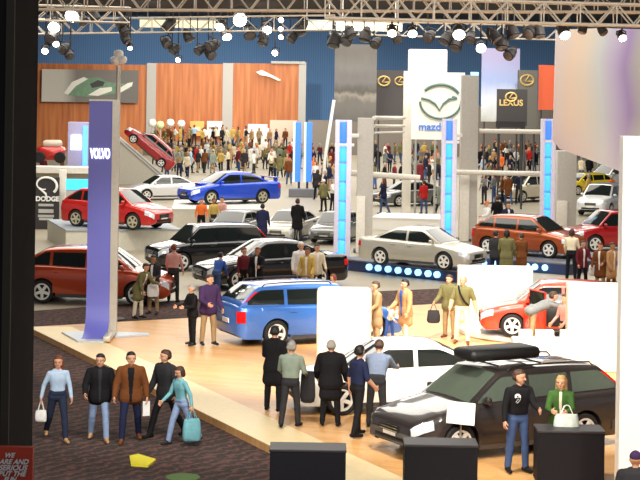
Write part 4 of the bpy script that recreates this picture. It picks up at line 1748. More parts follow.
# pale ceiling light troughs far back
M_TROUGH = mat('trough_light', rgb(240, 232, 196), emit=.62)
for x0, x1, y, D, lab in ((140, 216, 24, 120, 'pale ceiling light trough above the first and middle veneer panels'), (304, 332, 26, 110, 'short pale ceiling light trough above the end of the veneer wall'),
                          (336, 402, 27, 110, 'long pale ceiling light trough above the grey photo banner')):
    a, c = P(x0, y, D), P(x1, y, D)
    r_ = empty('ceiling_light', (a + c) / 2, 0, lab, 'light')
    m = MB()
    m.box((0, 0, 0), (c.x - a.x, .6, .5), bev=.05)
    m.build('diffuser', M_TROUGH, r_)
    m = MB()
    m.box((0, 0, .31), (c.x - a.x + .2, .8, .12))
    for q in (-.4, .4):
        m.tube([((c.x - a.x) * q, 0, .35), ((c.x - a.x) * q, 0, 13.6 - (a.z + c.z) / 2)], .03)
    m.build('housing', M_GREY, r_)

# grey back wall beyond the middle stands and a raised deck below the veneer wall
r_ = empty('display_wall', P(430, 150, 171), 0, 'long plain grey-beige display wall behind the sign and the gantry rails', 'wall')
r_.location.z = 0
for x0, x1, y in ((308, 372, 120), (373, 470, 114), (471, 560, 106)):
    facing_slab('wall_panel', mat('wall_taupe', rgb(128, 120, 112), .7), x0, y, x1, 150, 171, .3, r_, to_floor=True)
a, c = P(150, 150, 170), P(302, 150, 170)
m = MB()
m.box(((a.x + c.x) / 2, 168, .5), (c.x - a.x, 9, 1.0), bev=.02)
tag(m.build('raised_deck', mat('deck_grey', rgb(120, 108, 96), .6)), 'low raised deck crowded with visitors along the foot of the veneer wall', 'platform')
for i, (x, y0, y1, c_) in enumerate(((152, 119, 146, (238, 236, 226)), (160, 121, 146, (206, 214, 160)), (170, 119, 146, (232, 232, 228)), (181, 120, 146, (226, 224, 214)))):
    r_ = empty('show_stand', P(x, y1, 168), 0, ['slim white show stand at the ramp end of the raised deck', 'show stand with a pale green head on the raised deck', 'white-headed show stand third along the raised deck', 'cream-headed show stand beside the orange picture board'][i], 'stand', 'show stands on the raised deck')
    r_.location.z = 1.0
    h = P(x, y0, 168).z - 1.0
    m = MB()
    m.tube([(0, 0, 0), (0, 0, h - .4)], .06)
    m.lathe([(.3, 0), (.3, .06), (.05, .1)], 14)
    m.build('pole', M_GREY, r_)
    m = MB()
    m.lathe([(.1, h - .75), (.34, h - .6), (.38, h - .3), (.25, h - .05), (.05, h)], 14)
    m.build('head', mat('stand_head_%d' % i, rgb(*c_), .5), r_, smooth=50)
# ------------------------------------------------------------------ cars
R_ = math.radians
PT = dict(
    dark=paint('paint_dark', rgb(50, 44, 43), .1, .35), white=mat('paint_white', rgb(244, 240, 230), .3, coat=1.0, var=.01), wagon=paint('paint_blue_wagon', rgb(64, 116, 198), .3),
    red=paint('paint_red', rgb(226, 58, 32), .05), silver=paint('paint_silver', rgb(196, 192, 178), .5, .35), copper=paint('paint_copper', rgb(160, 74, 30), .4),
    crimson=paint('paint_crimson', rgb(170, 28, 30), .2), rally=paint('paint_rally', rgb(28, 74, 206), .25), hatch=paint('paint_hatch', rgb(192, 36, 32), .15), orange=paint('paint_orange', rgb(174, 62, 22), .35),
    black=paint('paint_black', rgb(20, 20, 22), .2, .2), grey=paint('paint_grey', rgb(112, 114, 112), .5, .35), yellow=paint('paint_yellow', rgb(232, 206, 48), .1), cream=paint('paint_cream', rgb(226, 216, 190), .1),
    pale=paint('paint_pale', rgb(226, 226, 226), .3))
GOLD = mat('rim_pale', rgb(214, 206, 180), .3, metal=.5)
GREYG = mat('car_glass_pale', rgb(84, 94, 82), .08, var=.04, spec=.9)

TRIM = mat('bumper_grey', rgb(88, 84, 82), .55)
car('station_wagon', 'dark brown-black station wagon with roof box, nose behind the black pedestals', 'car', 'wagon', PT['dark'], G(498, 446, ZS), R_(180 + 29), 1.0, rails=True, roof_box=True, trim=TRIM, glass=GREYG)
car('sedan', 'gleaming white sedan parked behind the men in dark suits', 'car', 'sedan', PT['white'], G(397, 407, ZS), R_(180 + 11), .97)
car('station_wagon', 'blue station wagon seen from its tail, half hidden by the rounded white partition', 'car', 'wagon', PT['wagon'], G(310, 339.5, ZS), R_(24), 1.0, rails=True)
car('coupe', 'red-orange car with an open door and a person bending into it', 'car', 'hatch', PT['red'], G(556, 334, ZS + .17), R_(180 - 3), .94, open_door=True)
car('sedan', 'silver sedan on the low platform with blue lamps', 'car', 'sedan', PT['silver'], G(422, 266, .42), R_(-33), .96)
car('sedan', 'copper-coloured car on the second blue-lamped platform', 'car', 'hatch', PT['copper'], G(529, 254.5, .42), R_(-35), 1.0)
car('sport_utility_car', 'crimson utility car under the pastel banner beside the bright white panel', 'car', 'suv', PT['crimson'], G(616, 250, .012), R_(180 + 18), .98)
car('sedan', 'bright blue rally sedan with hood scoop on the pale platform', 'car', 'sedan', PT['rally'], G(229, 203, 1.15), R_(180 + 32), 1.02, spoiler=True, scoop=True, rim=GOLD)
car('hatchback', 'red hatchback on the raised grey platform behind the blade banner', 'car', 'hatch', PT['hatch'], G(117, 227, .85), R_(-28), 1.06, rim=GOLD)
car('hatchback', 'burnt-orange hatchback parked behind the foot of the blade banner', 'car', 'hatch', PT['orange'], G(97, 301, .012), R_(-6), 1.12)
car('sport_utility_car', 'black utility car parked just behind the black sedan with windshield glare', 'car', 'suv', PT['black'], G(207, 268, .012), R_(180 + 27), .94)
car('sedan', 'long black sedan parked directly behind the blue station wagon', 'car', 'sedan', PT['black'], G(270, 286, .012), R_(180 + 24), 1.08)
for x, y, lab in ((236, 240, 'silver-grey sedan parked below the bright blue rally sedan'), (291, 239, 'silver-grey sedan nosing out behind the long black sedan\'s roof'), (338, 241, 'silver-grey sedan partly behind the first blue-lit column')):
    car('sedan', lab, 'car', 'sedan', PT['grey'] if x != 291 else PT['silver'], G(x, y, .012), R_(180 + 72), .88, group='grey sedans in the middle row')
car('sedan', 'white sedan showing its hood between the red hatchback and the blue rally sedan', 'car', 'sedan', PT['pale'], G(164, 199, .012), R_(180 + 24), .95)
car('sedan', 'dark grey sedan behind the white plinth between blue-lit columns', 'car', 'sedan', PT['grey'], G(410, 205, .012), R_(180 + 32), .95)
car('hatchback', 'bright yellow hatchback far behind the crimson utility car', 'car', 'hatch', PT['yellow'], G(585, 194, .012), R_(180 + 30), .9)
car('sport_utility_car', 'white utility car with dark windshield behind the crimson utility car', 'car', 'suv', PT['pale'], G(604, 214, .012), R_(180 + 62), .95)
car('sport_utility_car', 'white utility car deep behind the yellow hatchback', 'car', 'suv', PT['pale'], G(614, 189, .012), R_(180 + 35), .95)
car('minivan', 'cream utility car behind the third blue-lit column', 'car', 'suv', PT['cream'], G(528, 201, .012), R_(180 + 40), .92)
# tilted red car on the ramp
a, c = P(118, 136, 116.2), P(163, 175, 116.2)
mid = (a + c) / 2
car('sedan', 'small dark red car tilted nose-up on the steep beige ramp', 'car', 'hatch', paint('paint_darkred', rgb(160, 26, 30), .2), Vector((mid.x, 119.2, mid.z)), R_(180), .92, pitch=-math.atan2(a.z - c.z, c.x - a.x))

# things around the cars
r_ = empty('information_stand', G(455, 449, ZS) + Vector((0, -1.2, 0)), 0, 'white tilted information card on a thin stand before the dark wagon\'s front wheel', 'sign')
k = F / r_.location.y
z1 = (P(455, 414, r_.location.y).z - ZS)
m = MB()
m.tube([(0, 0, 0), (0, 0, z1)], .022, 8)
m.build('pole', M_CHROME, r_, smooth=50)
m = MB()
m.lathe([(.2, 0), (.2, .02), (.03, .04)], 18)
m.build('base', M_DARKGREY, r_)
m = MB()
m.box((0, 0, 0), (.50, .02, .40), Matrix.Translation((.0, -.03, z1 + .02)) @ Matrix.Rotation(R_(5), 4, 'Y') @ Matrix.Rotation(R_(-25), 4, 'X'))
m.build('card', M_WHITE, r_)
p = G(545, 376, ZS)
r_ = empty('information_counter', p, 0, 'low white counter with bright boxes behind the dark wagon\'s roof', 'counter')
m = MB()
m.box((0, .3, .42), (1.5, .6, .84), bev=.05)
m.build('cabinet', M_WHITE, r_, smooth=40)
for x, w in ((-.45, .3), (0, .42), (.5, .26)):
    m = MB()
    m.box((x, .2, .84 + .10), (w, .3, .2), bev=.02)
    m.build('display_box', M_WHITE, r_)

# ------------------------------------------------------------------ near people
def W(**k):
    return k


def put(label, px, py, pose, mats, hair, rz=0, h=1.75, z=0.012, vox=.0095):
    fg = figure(pose, vox)
    if pose.get('hair') == 'cap':
        fg['cap'] = True
    o = person(fg, label, G(px, py, z), R_(rz), {k: (C_[v] if isinstance(v, str) else v) for k, v in mats.items()}, hair, h * .945)
    o.scale.x *= 1.06
    o.scale.y *= 1.06
    return o, fg


def bag(name, label, cat, loc, size, mt_, handles=True, rz=0, taper=.8):
    """soft bag hanging from loc (top of its handles)"""
    r = empty(name, loc, rz, label, cat)
    w, d, h = size
    hh = .16 if handles else .02
    m = MB()
    n = 14
    prof = [(.80, -hh), (.9, -hh - h * .1), (1.0, -hh - h * .45), (1.02, -hh - h * .8), (.9, -hh - h * .95), (.5, -hh - h)]
    vs, fs = [], []
    rr = random.Random(len(label))
    for s, z in prof:
        for k in range(n):
            t = 2 * math.pi * k / n
            ct, st = math.cos(t), math.sin(t)
            e = .6
            f = 1 + rr.uniform(-.05, .05)
            vs.append((w / 2 * s * f * math.copysign(abs(ct) ** e, ct), d / 2 * s * f * math.copysign(abs(st) ** e, st), z))
    for i in range(len(prof) - 1):
        for k in range(n):
            fs.append((i * n + k, i * n + (k + 1) % n, (i + 1) * n + (k + 1) % n, (i + 1) * n + k))
    fs += [tuple(range(n))[::-1], tuple((len(prof) - 1) * n + k for k in range(n))]
    m.add(vs, fs)
    m.build('pouch', mt_, r, smooth=50)
    if handles:
        m = MB()
        for q in (-.3, .3):
            m.tube([(-w * .25, d * q, -hh - .01), (-w * .1, d * q * .4, -.02), (0, 0, 0), (w * .1, d * q * .4, -.02), (w * .25, d * q, -hh - .01)], .008, 6)
        m.build('handle', mt_, r, smooth=50)
    return r


def sheet(name, label, cat, loc, w, h, mt_, rz=0, tilt=0):
    m = MB()
    m.box((0, 0, 0), (w, .006, h), Matrix.Rotation(R_(tilt), 4, 'X'))
    o = m.build(name, mt_, loc=loc, rz=rz)
    return tag(o, label, cat)


walkL = (22, 10, 3)
walkR = (-18, 14, 3)
standL, standR = (3, 3, 5), (-2, 3, 5)

# four walkers on the dark carpet
o, fg = put('woman in a pale blue top and dark jeans walking on the dark carpet', 57, 441,
            W(fem=True, coat=0, legL=(16, 6, 4), legR=(-14, 22, 6), armL=(10, 12, 18, 4), armR=(-8, 22, 20, 0), hair='long', yaw=-20, lean=2),
            dict(top='pale_blue', bottom='dark_denim', shoe='tan'), H_['auburn'], rz=18, h=1.70)
p = on_person(o, fg['hands']['R'][0])
bag('shoulder_bag', 'white pouch bag held by the woman in the pale blue top', 'bag', p + Vector((0, 0, .02)), (.22, .10, .22), C_['white'])
o, fg = put('man in an open black jacket and faded jeans walking on the dark carpet', 99, 441,
            W(coat=1, bulk=.014, open=.025, legL=(14, 8, 4), legR=(-8, 16, 6), armL=(4, 14, 26, 6), armR=(12, 18, 40, 10), yaw=-14, hair='short', nod=8),
            dict(top='black', inner='charcoal', bottom='pale_denim', shoe='tan'), H_['black'], rz=8, h=1.74)
o, fg = put('man in a brown jacket over black shirt walking beside the man in black', 130, 442,
            W(coat=1, bulk=.014, open=.045, legL=(-10, 14, 6), legR=(14, 6, 6), armL=(-4, 16, 14, 2), armR=(6, 16, 16, 2), yaw=6, hair='short'),
            dict(top='brown', inner='black', bottom='navy', shoe='brown'), H_['black'], rz=6, h=1.80)
p = on_person(o, fg['hands']['L'][0])
sheet('paper_sheet', 'white paper held by the man in the brown jacket', 'paper', p + Vector((.0, -.01, -.13)), .14, .28, M_WHITE, rz=.4)
o, fg = put('man in a dark hooded jacket striding beside the woman in light jeans', 166, 437,
            W(coat=1, bulk=.018, legL=(-16, 16, 5), legR=(24, 8, 4), armL=(-6, 14, 14), armR=(8, 14, 20), yaw=-30, hair='short', lean=4),
            dict(top='charcoal', bottom='black', shoe='black'), H_['brown'], rz=-42, h=1.80)
o, fg = put('woman in a teal top and light blue jeans walking last in the group', 181, 444,
            W(fem=True, coat=0, legL=(-20, 14, 5), legR=(20, 8, 4), armL=(-16, 20, 14), armR=(14, 14, 34), yaw=-10, hair='bob', lean=6, nod=18),
            dict(top='teal', bottom='pale_denim', shoe='charcoal'), H_['brown'], rz=-48, h=1.56)
p = on_person(o, fg['hands']['L'][0])
bag('plastic_bag', 'pale plastic carrier bag held by the woman in light blue jeans', 'bag', p, (.36, .18, .42), C_['teal'], rz=.5)

# group of men by the white car
o, fg = put('man in a black suit standing by the rear of the blue wagon', 273, 411,
            W(coat=2, legL=standL, legR=standR, armL=(14, 8, 60, 20), armR=(0, 10, 16), hair='short', yaw=20, nod=14), dict(top='black', bottom='black', shoe='black'), H_['black'], rz=160, h=1.80, z=ZS + .012)
o, fg = put('grey-haired man in a sage shirt with a dark jacket over his arm', 290, 427,
            W(coat=0, bulk=.012, legL=(-8, 8, 4), legR=(8, 4, 4), armL=(20, 14, 50, 0), armR=(10, 14, 60, 16), hair='short', yaw=8), dict(top='sage', bottom='charcoal', shoe='black'), H_['grey'], rz=165, h=1.74, z=ZS + .012)
p = on_person(o, fg['hands']['R'][0])
bag('folded_jacket', 'dark jacket draped over the arm of the man in the sage shirt', 'jacket', p + Vector((.05, .02, .08)), (.30, .16, .62), C_['charcoal'], handles=False)
o, fg = put('heavy man in a long black overcoat facing the white sedan', 330, 426,
            W(coat=2, bulk=.03, legL=(2, 2, 6), legR=(-2, 2, 6), armL=(10, 16, 34, 6), armR=(8, 18, 20, 4), hair='short', nod=14, lean=4), dict(top='black', bottom='black', shoe='black'), H_['grey'], rz=176, h=1.74, z=ZS + .012)
o, fg = put('man in a dark navy shirt with arm bent facing the white sedan', 357, 436,
            W(coat=0, bulk=.01, legL=(10, 6, 5), legR=(-8, 6, 6), armL=(-12, 10, 20), armR=(6, 14, 40, 16), hair='short', yaw=30, sleeve=False), dict(top='navy', bottom='black', shoe='black'), H_['black'], rz=120, h=1.80, z=ZS + .012)
o, fg = put('man in a grey-blue shirt leaning toward the white sedan', 376, 428,
            W(coat=0, bulk=.014, lean=24, legL=(6, 2, 6), legR=(-4, 4, 6), armL=(50, 14, 20), armR=(46, 14, 30), hair='short', nod=20), dict(top='bluegrey', bottom='charcoal', shoe='black'), H_['brown'], rz=168, h=1.80, z=ZS + .012)

# pair before the dark wagon
o, fg = put('man in a black jersey with a pale number standing before the dark wagon', 517, 472,
            W(coat=0, bulk=.016, legL=standL, legR=standR, armL=(30, 6, 50, 14), armR=(4, 16, 14), hair='short', yaw=40), dict(top='black', bottom='denim', shoe='black'), H_['brown'], rz=22, h=1.85, z=ZS + .012)
q = o
p = on_person(o, (fg['sh'].x - .10, fg['sh'].y - .145, fg['sh'].z - .12))
tx = text('9', .21, C_['white'], o, (-.105, fg['sh'].y - .158, fg['sh'].z - .13), rot=(R_(86), 0, R_(-10)), ext=.012, name='number_print', bold=.006)
o, fg = put('woman with long blond hair in a green jacket before the dark wagon', 560, 471,
            W(fem=True, coat=1, open=.02, legL=standL, legR=standR, armL=(30, 8, 56, 24), armR=(24, 10, 66, 30), hair='long', yaw=-6), dict(top='green', inner='cream', bottom='dark_denim', shoe='black'), H_['blond'], rz=-12, h=1.74, z=ZS + .012)
p = on_person(o, fg['hands']['L'][0])
bag('carrier_bag', 'pale printed carrier bag carried by the woman in green', 'bag', p + Vector((.05, -.06, .16)), (.44, .16, .40), mat('bag_print', rgb(206, 214, 204), .6, var=.25, scale=6))

# visitors along the back of the stand
o, fg = put('man in black seen from behind at the stage edge beside the purple-jacket visitor', 192, 345,
            W(coat=1, legL=standL, legR=standR, armL=(16, 10, 70, 20), armR=(20, 12, 60, 10), hair='short', nod=16), dict(top='black', bottom='black'), H_['grey'], rz=-60, h=1.60, z=ZS + .012)
o, fg = put('visitor in a dark purple jacket and khaki trousers at the blue wagon\'s tail', 208, 345,
            W(coat=1, bulk=.02, legL=standL, legR=standR, armL=(6, 12, 20), armR=(20, 12, 50, 20), hair='short', yaw=30), dict(top='purple', bottom='khaki'), H_['brown'], rz=30, h=1.86, z=ZS + .012)
o, fg = put('man in a tan coat beside the rounded white partition', 376, 347,
            W(coat=2, legL=standL, legR=standR, armL=(14, 8, 40, 12), armR=(10, 10, 30), hair='short', nod=10), dict(top='khaki', bottom='khaki', shoe='brown'), H_['brown'], rz=-70, h=1.74, z=ZS + .012)
o, fg = put('child in blue jeans and white top between the two coated men', 389, 342,
            W(coat=0, lean=30, legL=(8, 10, 6), legR=(-4, 8, 6), armL=(40, 10, 30), armR=(40, 10, 20), hair='short'), dict(top='white', bottom='blue', shoe='white'), H_['brown'], rz=40, h=1.10, z=ZS + .012)
o, fg = put('man in a blue and tan jacket talking beside the rounded white partition', 405, 346,
            W(coat=2, bulk=.012, open=.05, legL=(8, 6, 4), legR=(-6, 6, 5), armL=(6, 14, 14), armR=(14, 12, 40, 10), hair='short', nod=8), dict(top='tan', inner='blue', bottom='cream', shoe='brown'), H_['black'], rz=-58, h=1.78, z=ZS + .012)
o, fg = put('man in an olive jacket carrying a dark bag near the silver sedan', 449, 338,
            W(coat=1, bulk=.012, legL=standL, legR=standR, armL=(8, 12, 20), armR=(20, 12, 36), hair='short', yaw=-10), dict(top='olive', bottom='khaki', shoe='brown'), H_['brown'], rz=-30, h=1.74, z=ZS + .012)
p = on_person(o, fg['hands']['R'][0])
bag('tote_bag', 'dark tote bag carried by the man in the olive jacket', 'bag', p, (.34, .14, .34), C_['charcoal'])
o, fg = put('man in a taupe shirt with a black strap across, beside the olive-jacket man', 462, 344,
            W(coat=0, bulk=.02, legL=(4, 4, 5), legR=(-4, 6, 6), armL=(-4, 20, 10), armR=(8, 14, 20), hair='short', yaw=-20, sleeve=False), dict(top='olive', bottom='cream', shoe='brown'), H_['grey'], rz=-10, h=1.84, z=ZS + .012)
m = MB()
sh = fg['sh']
m.tube([(-.10, sh.y - .02, sh.z + .085), (-.09, sh.y - .10, sh.z + .04), (-.04, sh.y - .155, sh.z - .12), (.06, sh.y - .155, sh.z - .30), (.16, sh.y - .09, sh.z - .42)], .022, 8)
m.build('strap', C_['black'], o, smooth=50)
o, fg = put('person in a grey jacket bending into the red-orange car', 532, 346,
            W(coat=1, lean=68, legL=(4, 6, 5), legR=(-4, 8, 6), armL=(80, 8, 10), armR=(74, 8, 20), hair='short', nod=-20), dict(top='grey', bottom='khaki', shoe='brown'), H_['brown'], rz=100, h=1.74, z=ZS + .19)
o, fg = put('person in a peach shirt standing at the open-door car by the cream partition', 565, 359,
            W(coat=0, legL=standL, legR=standR, armL=(12, 10, 40), armR=(12, 10, 30), hair='short'), dict(top='pink', bottom='charcoal'), H_['brown'], rz=-60, h=1.66, z=ZS + .012)
# close passer-by at the frame's edge
o, fg = put('person in a purple cap and grey jacket passing close before the white panel', 634, 566,
            W(coat=1, bulk=.02, legL=walkL, legR=walkR, armL=(0, 12, 12), armR=(4, 12, 14), hair='cap'), dict(top='charcoal', bottom='black'), C_['purple'], rz=170, h=1.74, z=.012)

# mid hall people
MID = [
    ('man in a pale pink shirt and grey trousers behind the purple-jacket visitor', 173, 302, 'pink', 'charcoal', 'auburn', 170, 1.76, 0, (8, 10, 30)),
    ('person in a dark coat holding a white bag near the burnt-orange hatchback', 153, 314, 'charcoal', 'khaki', 'black', -20, 1.70, 1, (20, 10, 60)),
    ('person in a brown dress coat leaning by the burnt-orange hatchback\'s nose', 138, 318, 'olive', 'cream', 'brown', 60, 1.62, 2, (30, 10, 50)),
    ('person in a black coat with reddish face behind the blue wagon\'s tail', 257, 303, 'black', 'black', 'auburn', -20, 1.70, 1, (30, 10, 60)),
    ('person in a maroon top behind the roof of the blue wagon', 243, 300, 'maroon', 'black', 'auburn', 30, 1.62, 0, (20, 10, 40)),
    ('person in jeans and blue shirt crouched between the black cars', 216, 300, 'blue', 'denim', 'black', 150, 1.5, 0, (20, 10, 40)),
    ('person in a white-striped jacket and pale cap before the long black sedan', 300, 300, 'white', 'navy', 'white', 10, 1.80, 1, (14, 10, 30)),
    ('person in a bright mustard jacket before the long black sedan', 307, 304, 'mustard', 'black', 'brown', -20, 1.72, 1, (14, 10, 30)),
    ('person in a cream scarf and black coat at the black sedan\'s tail', 316, 299, 'cream', 'black', 'black', 20, 1.72, 1, (14, 10, 30)),
    ('red-haired person stooping between the blue wagon and the platform', 340, 322, 'tan', 'khaki', 'auburn', -80, 1.40, 0, (30, 10, 50)),
    ('dark-coated person standing among the grey sedans under the twin tower', 297, 243, 'black', 'charcoal', 'brown', 170, 1.86, 2, (10, 10, 30)),
    ('dark blue coated person beside the tail of the bright blue rally sedan', 262, 247, 'navy', 'navy', 'black', 170, 1.76, 2, (10, 10, 30)),
    ('person in an orange top standing under the pale platform', 201, 238, 'orange', 'black', 'brown', 10, 1.7, 0, (10, 10, 30)),
    ('person in a pink top standing under the pale platform', 222, 236, 'pink', 'denim', 'black', -30, 1.7, 0, (10, 10, 30)),
    ('person in a mustard top standing under the pale platform', 213, 237, 'mustard', 'charcoal', 'brown', 30, 1.68, 0, (10, 10, 30)),
    ('man in a cream shirt and black trousers beside the copper car\'s nose', 571, 281, 'cream', 'black', 'brown', 165, 1.80, 0, (10, 10, 30)),
    ('person in a dark coat with a white bag below the crimson utility car', 582, 290, 'maroon', 'black', 'brown', 20, 1.64, 1, (20, 10, 60)),
    ('person in a tan coat below the crimson utility car', 600, 293, 'brown', 'khaki', 'auburn', -30, 1.64, 2, (20, 10, 50)),
    ('person in an ochre coat against the bright white panel', 611, 294, 'tan', 'brown', 'brown', 40, 1.68, 2, (20, 10, 50)),
    ('person in a dark olive coat before the copper car\'s door', 506, 284, 'olive', 'black', 'black', 170, 1.84, 2, (10, 10, 30)),
    ('person in a black coat before the copper car\'s rear wheel', 495, 282, 'charcoal', 'navy', 'black', 150, 1.76, 1, (10, 10, 30)),
    ('person in a brown coat before the middle of the copper car', 521, 281, 'brown', 'brown', 'brown', -160, 1.66, 2, (10, 10, 30)),
    ('person in a white jacket and orange cap behind the copper car', 487, 243, 'white', 'charcoal', 'orange cap', -60, 1.78, 1, (40, 10, 40)),
    ('person in a dark blue coat behind the copper car', 507, 246, 'navy', 'navy', 'black', 20, 1.84, 2, (10, 10, 30)),
    ('person in a black coat at the back of the copper car', 497, 236, 'black', 'black', 'brown', 200, 1.80, 1, (10, 10, 30)),
]
mid_figs = {}
for lab, x, y, top, bot, hr, rz, h, coat, arm in MID:
    pose = W(coat=coat, legL=standL, legR=standR, armL=arm + (8,), armR=(6, 12, 20, 4), hair='cap' if 'cap' in hr else ('short' if RNG.random() < .7 else 'bob'), nod=8, open=.03 if coat else False)
    if 'stooping' in lab or 'crouched' in lab or 'leaning' in lab:
        pose['lean'] = 28
    key = str(sorted(pose.items(), key=str))
    if key not in mid_figs:
        mid_figs[key] = figure(pose, .011)
        if pose['hair'] == 'cap':
            mid_figs[key]['cap'] = True
    z = .012
    o = person(mid_figs[key], lab, G(x, y, z), R_(rz), dict(top=C_[top], bottom=C_[bot], inner=C_['white'], skin=SKINC if RNG.random() < .8 else SKIN2), HC_.get(hr) or H_[hr], h)
    hd_ = mid_figs[key]['hands']['L'][0]
    if 'white bag' in lab:
        bag('white_bag', 'white bag held by the ' + ('dark-coated visitor near the burnt-orange hatchback' if x < 300 else 'dark-coated visitor below the crimson utility car'), 'bag', on_person(o, hd_), (.34, .16, .36), C_['white'])

# ------------------------------------------------------------------ far crowd
PROTO = []
for i, ps in enumerate([
    W(coat=1, legL=standL, legR=standR, armL=(8, 10, 30, 5), armR=(4, 10, 14), hair='short'),
    W(coat=2, legL=(14, 8, 4), legR=(-12, 14, 4), armL=(-14, 10, 14), armR=(16, 10, 20), hair='short'),
    W(coat=0, fem=True, legL=standL, legR=standR, armL=(20, 10, 80, 20), armR=(4, 10, 14), hair='long'),
    W(coat=1, fem=True, legL=(12, 8, 4), legR=(-10, 14, 4), armL=(6, 12, 20), armR=(10, 12, 50, 10), hair='bob'),
    W(coat=0, bulk=.02, legL=standL, legR=standR, armL=(6, 14, 16), armR=(30, 10, 80, 10), hair='short', nod=14),
    W(coat=1, bulk=.02, legL=standL, legR=standR, armL=(6, 14, 16), armR=(6, 14, 16), hair='cap'),
]):
    fg = figure(ps, .014)
    if ps['hair'] == 'cap':
        fg['cap'] = True
    PROTO.append((fg, ps['hair']))
TOPS = ['black', 'cream', 'charcoal', 'white', 'tan', 'navy', 'mustard', 'sage', 'maroon', 'grey', 'khaki', 'pale_blue', 'olive', 'red', 'pink', 'brown', 'green', 'orange']
BOTS = ['black', 'denim', 'khaki', 'charcoal', 'navy']
HAIRS = ['black', 'brown', 'grey', 'blond', 'auburn']
CAPS = ['orange', 'white', 'purple', 'red', 'navy']
combos = [(t, b_, k) for t in TOPS for b_ in BOTS for k in range(5)]
RNG.shuffle(combos)
ci = 0
HC2 = [C_[q] for q in CAPS]


TAKEN = []
SEEN = set()


def crowd(zone, spots, light=None, z=.012):
    global ci
    for x, y in spots:
        loc = G(x, y, z)
        if any((loc.x - q[0]) ** 2 + (loc.y - q[1]) ** 2 < .34 for q in TAKEN):
            continue
        TAKEN.append((loc.x, loc.y))
        for _ in range(900):
            t, b_, k = combos[ci % len(combos)]
            ci += 1
            if t == b_ or (zone, t, b_, k) in SEEN or (light and RNG.random() < .8 and t not in light):
                continue
            break
        SEEN.add((zone, t, b_, k))
        pi = RNG.randrange(len(PROTO))
        fg, hs = PROTO[pi]
        head = (CAPS[k] + ' cap') if hs == 'cap' else (HAIRS[k] + ' hair')
        lab = 'person in %s %s, %s trousers, %s, %s' % (t.replace('_', ' '), 'coat' if fg is PROTO[1][0] else ('top' if fg in (PROTO[2][0], PROTO[4][0]) else 'jacket'), b_, head, zone)
        person(fg, lab, loc, R_(RNG.uniform(-180, 180)), dict(top=C_[t], bottom=C_[b_], inner=C_['white'], skin=SKINC if RNG.random() < .75 else SKIN2),
               HC2[k] if hs == 'cap' else H_[HAIRS[k]], RNG.uniform(1.62, 1.86), 'far crowd of visitors')


LT = ['cream', 'tan', 'mustard', 'sage', 'khaki', 'olive', 'black', 'charcoal', 'brown', 'white']
DK = ['black', 'charcoal', 'navy', 'maroon', 'brown', 'olive', 'grey', 'white']


def jit(xs, y, dx=2.0, dy=1.0):
    return [(x + RNG.uniform(-dx, dx), y + RNG.uniform(-dy, dy)) for x in xs]


crowd('on the raised deck', jit(range(154, 300, 7), 145.3, 2, .5) + jit(range(156, 300, 8), 147.5, 2, .5), LT, z=1.0)
z1_ = 'in the crowd below the veneer wall'
crowd(z1_, jit(range(158, 302, 9), 160, 2, .8) + jit(range(156, 300, 7), 164) + jit(range(166, 300, 7), 168.5) + jit(range(166, 300, 8), 173) + jit(range(166, 188, 7), 178) + jit(range(272, 300, 8), 178) + jit(range(274, 296, 8), 184), LT)
crowd('beside the dark column', jit([42, 52, 62], 181, 2, .5))
crowd('by the twin light tower', jit(range(312, 336, 6), 165) + jit(range(312, 336, 6), 173) + jit(range(314, 336, 7), 182) + jit(range(316, 336, 6), 190) + jit(range(318, 336, 8), 200) + jit([324, 331], 212), DK)
crowd('under the winged-emblem sign', jit(range(377, 402, 6), 162) + jit(range(414, 442, 6), 162) + jit(range(414, 442, 7), 170) + jit(range(378, 402, 6), 172) + jit(range(412, 444, 7), 180) + jit(range(376, 445, 9), 189) + jit([383, 391, 424, 432, 440], 214, 1, 0), DK)
crowd('between sign post and third blue-lit column', jit(range(482, 543, 6), 160, 2, .4) + jit(range(484, 543, 6), 165) + jit(range(482, 542, 6), 171) + jit(range(482, 520, 7), 179) + jit(range(484, 516, 7), 190) + jit(range(486, 520, 8), 204), DK)
crowd('behind the white cars under the pastel banner', jit(range(582, 620, 8), 181) + jit([590, 612], 205))

# ------------------------------------------------------------------ light
def area(name, loc, size, power, col=(1, 1, 1), rot=(0, 0, 0), sy=None):
    l = bpy.data.lights.new(name, 'AREA')
    l.shape = 'RECTANGLE'
    l.size = size
    l.size_y = sy or size
    l.energy = power
    l.color = col
    o = bpy.data.objects.new(name, l)
    COL.objects.link(o)
    o.location = loc
    o.rotation_euler = rot
    return o


def spot(name, loc, target, power, ang=50, col=(1, .93, .82), rad=.3):
    l = bpy.data.lights.new(name, 'SPOT')
    l.energy = power
    l.spot_size = R_(ang)
    l.spot_blend = .6
    l.shadow_soft_size = rad
    l.color = col
    o = bpy.data.objects.new(name, l)
    COL.objects.link(o)
    o.location = loc
    d = Vector(target) - Vector(loc)
    o.rotation_euler = d.to_track_quat('-Z', 'Y').to_euler()
    return o


for i, y in enumerate((62, 84, 106, 128, 150, 166)):
    area('hall_and_fill_light', (0, y, 13.2), 34, 4200, (1, .95, .86), sy=14)
area('hall_and_fill_light', (-2, 20, 12.6), 24, 4600, (1, .95, .88), rot=(R_(38), 0, 0), sy=8)  # fill light added in front, tilted forward to brighten the near people
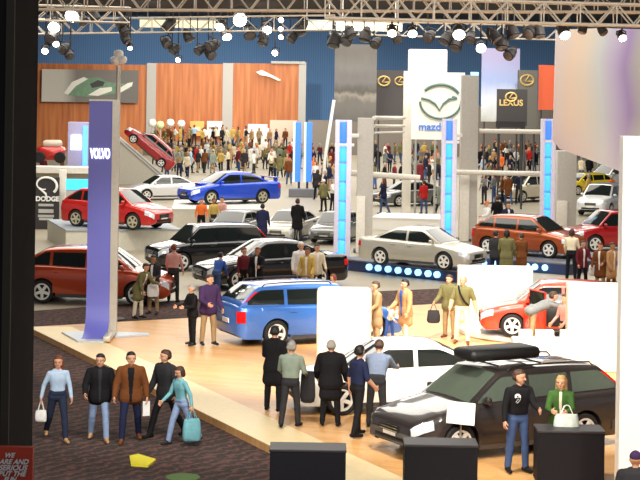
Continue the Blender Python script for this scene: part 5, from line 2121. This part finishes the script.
# stage lamps above the stand
for x, y, tx_, ty_, pw_ in ((3, 33, 3.4, 40, 2600), (7.5, 32, 6.2, 38, 2600), (0, 37, 0, 43, 2600), (-3.5, 39, -3.5, 45, 1800), (6, 39, 5.6, 46, 3000), (1.5, 29, 5.0, 34, 2200), (9, 36, 8.4, 42, 2400), (3.0, 43, 3.2, 48.5, 4600), (-1, 30, -1.5, 37, 1500)):
    spot('stage_and_fill_spot', (x, y, 8.6), (tx_, ty_, 0.2), pw_ * 1.0, 62)
spot('stage_and_fill_spot', (7, 21, 9), (6.2, 29, 3), 2000, 50)  # extra spot added on the viewer's side to whiten the display panel
# lamps over the display platforms, plus spots added to brighten the veneer wall
for x, y, tx_, ty_, pw_ in ((3.5, 54, 3.5, 62, 1500), (8.5, 61, 8.0, 67, 900), (-5, 90, -5, 98, 2200), (-8.5, 66, -8.5, 74, 2000), (6, 78, 5.5, 92, 2500), (-4, 150, -8, 174, 6500), (-14, 150, -18, 174, 6500), (13, 63, 11.5, 71, 1500), (-14, 70, -13, 84, 2500), (12, 100, 10, 120, 7000), (5, 100, 4, 124, 7000)):
    spot('display_light', (x, y, 12.8 if y > 60 else 9), (tx_, ty_, 2 if y < 100 else 5), pw_, 60)

area('banner_fill_light', (9, 46, 9.6), 5, 500, (1, .97, .95), rot=(R_(72), 0, 0), sy=2)  # wash light added so the hanging banner does not go dark

w = bpy.data.worlds.new('World')
SC.world = w
w.use_nodes = True
bg = w.node_tree.nodes['Background']
bg.inputs['Color'].default_value = (.78, .82, .9, 1)
bg.inputs['Strength'].default_value = .22

# ------------------------------------------------------------------ camera
cam = bpy.data.cameras.new('Camera')
cam.sensor_fit = 'HORIZONTAL'
cam.sensor_width = 36
cam.lens = 36 * F / 640
cam.shift_y = -(240 - HY) / 640
cam.clip_end = 500
co = bpy.data.objects.new('Camera', cam)
COL.objects.link(co)
co.matrix_world = Matrix.Translation((0, 0, CAMZ)) @ Matrix.Rotation(math.pi / 2, 4, 'X') @ Matrix.Rotation(ROLL, 4, 'Z')
SC.camera = co
SC.view_settings.view_transform = 'Standard'
SC.view_settings.look = 'None'
SC.view_settings.gamma = 1
SC.view_settings.exposure = 0.40
SC.cycles.use_denoising = True
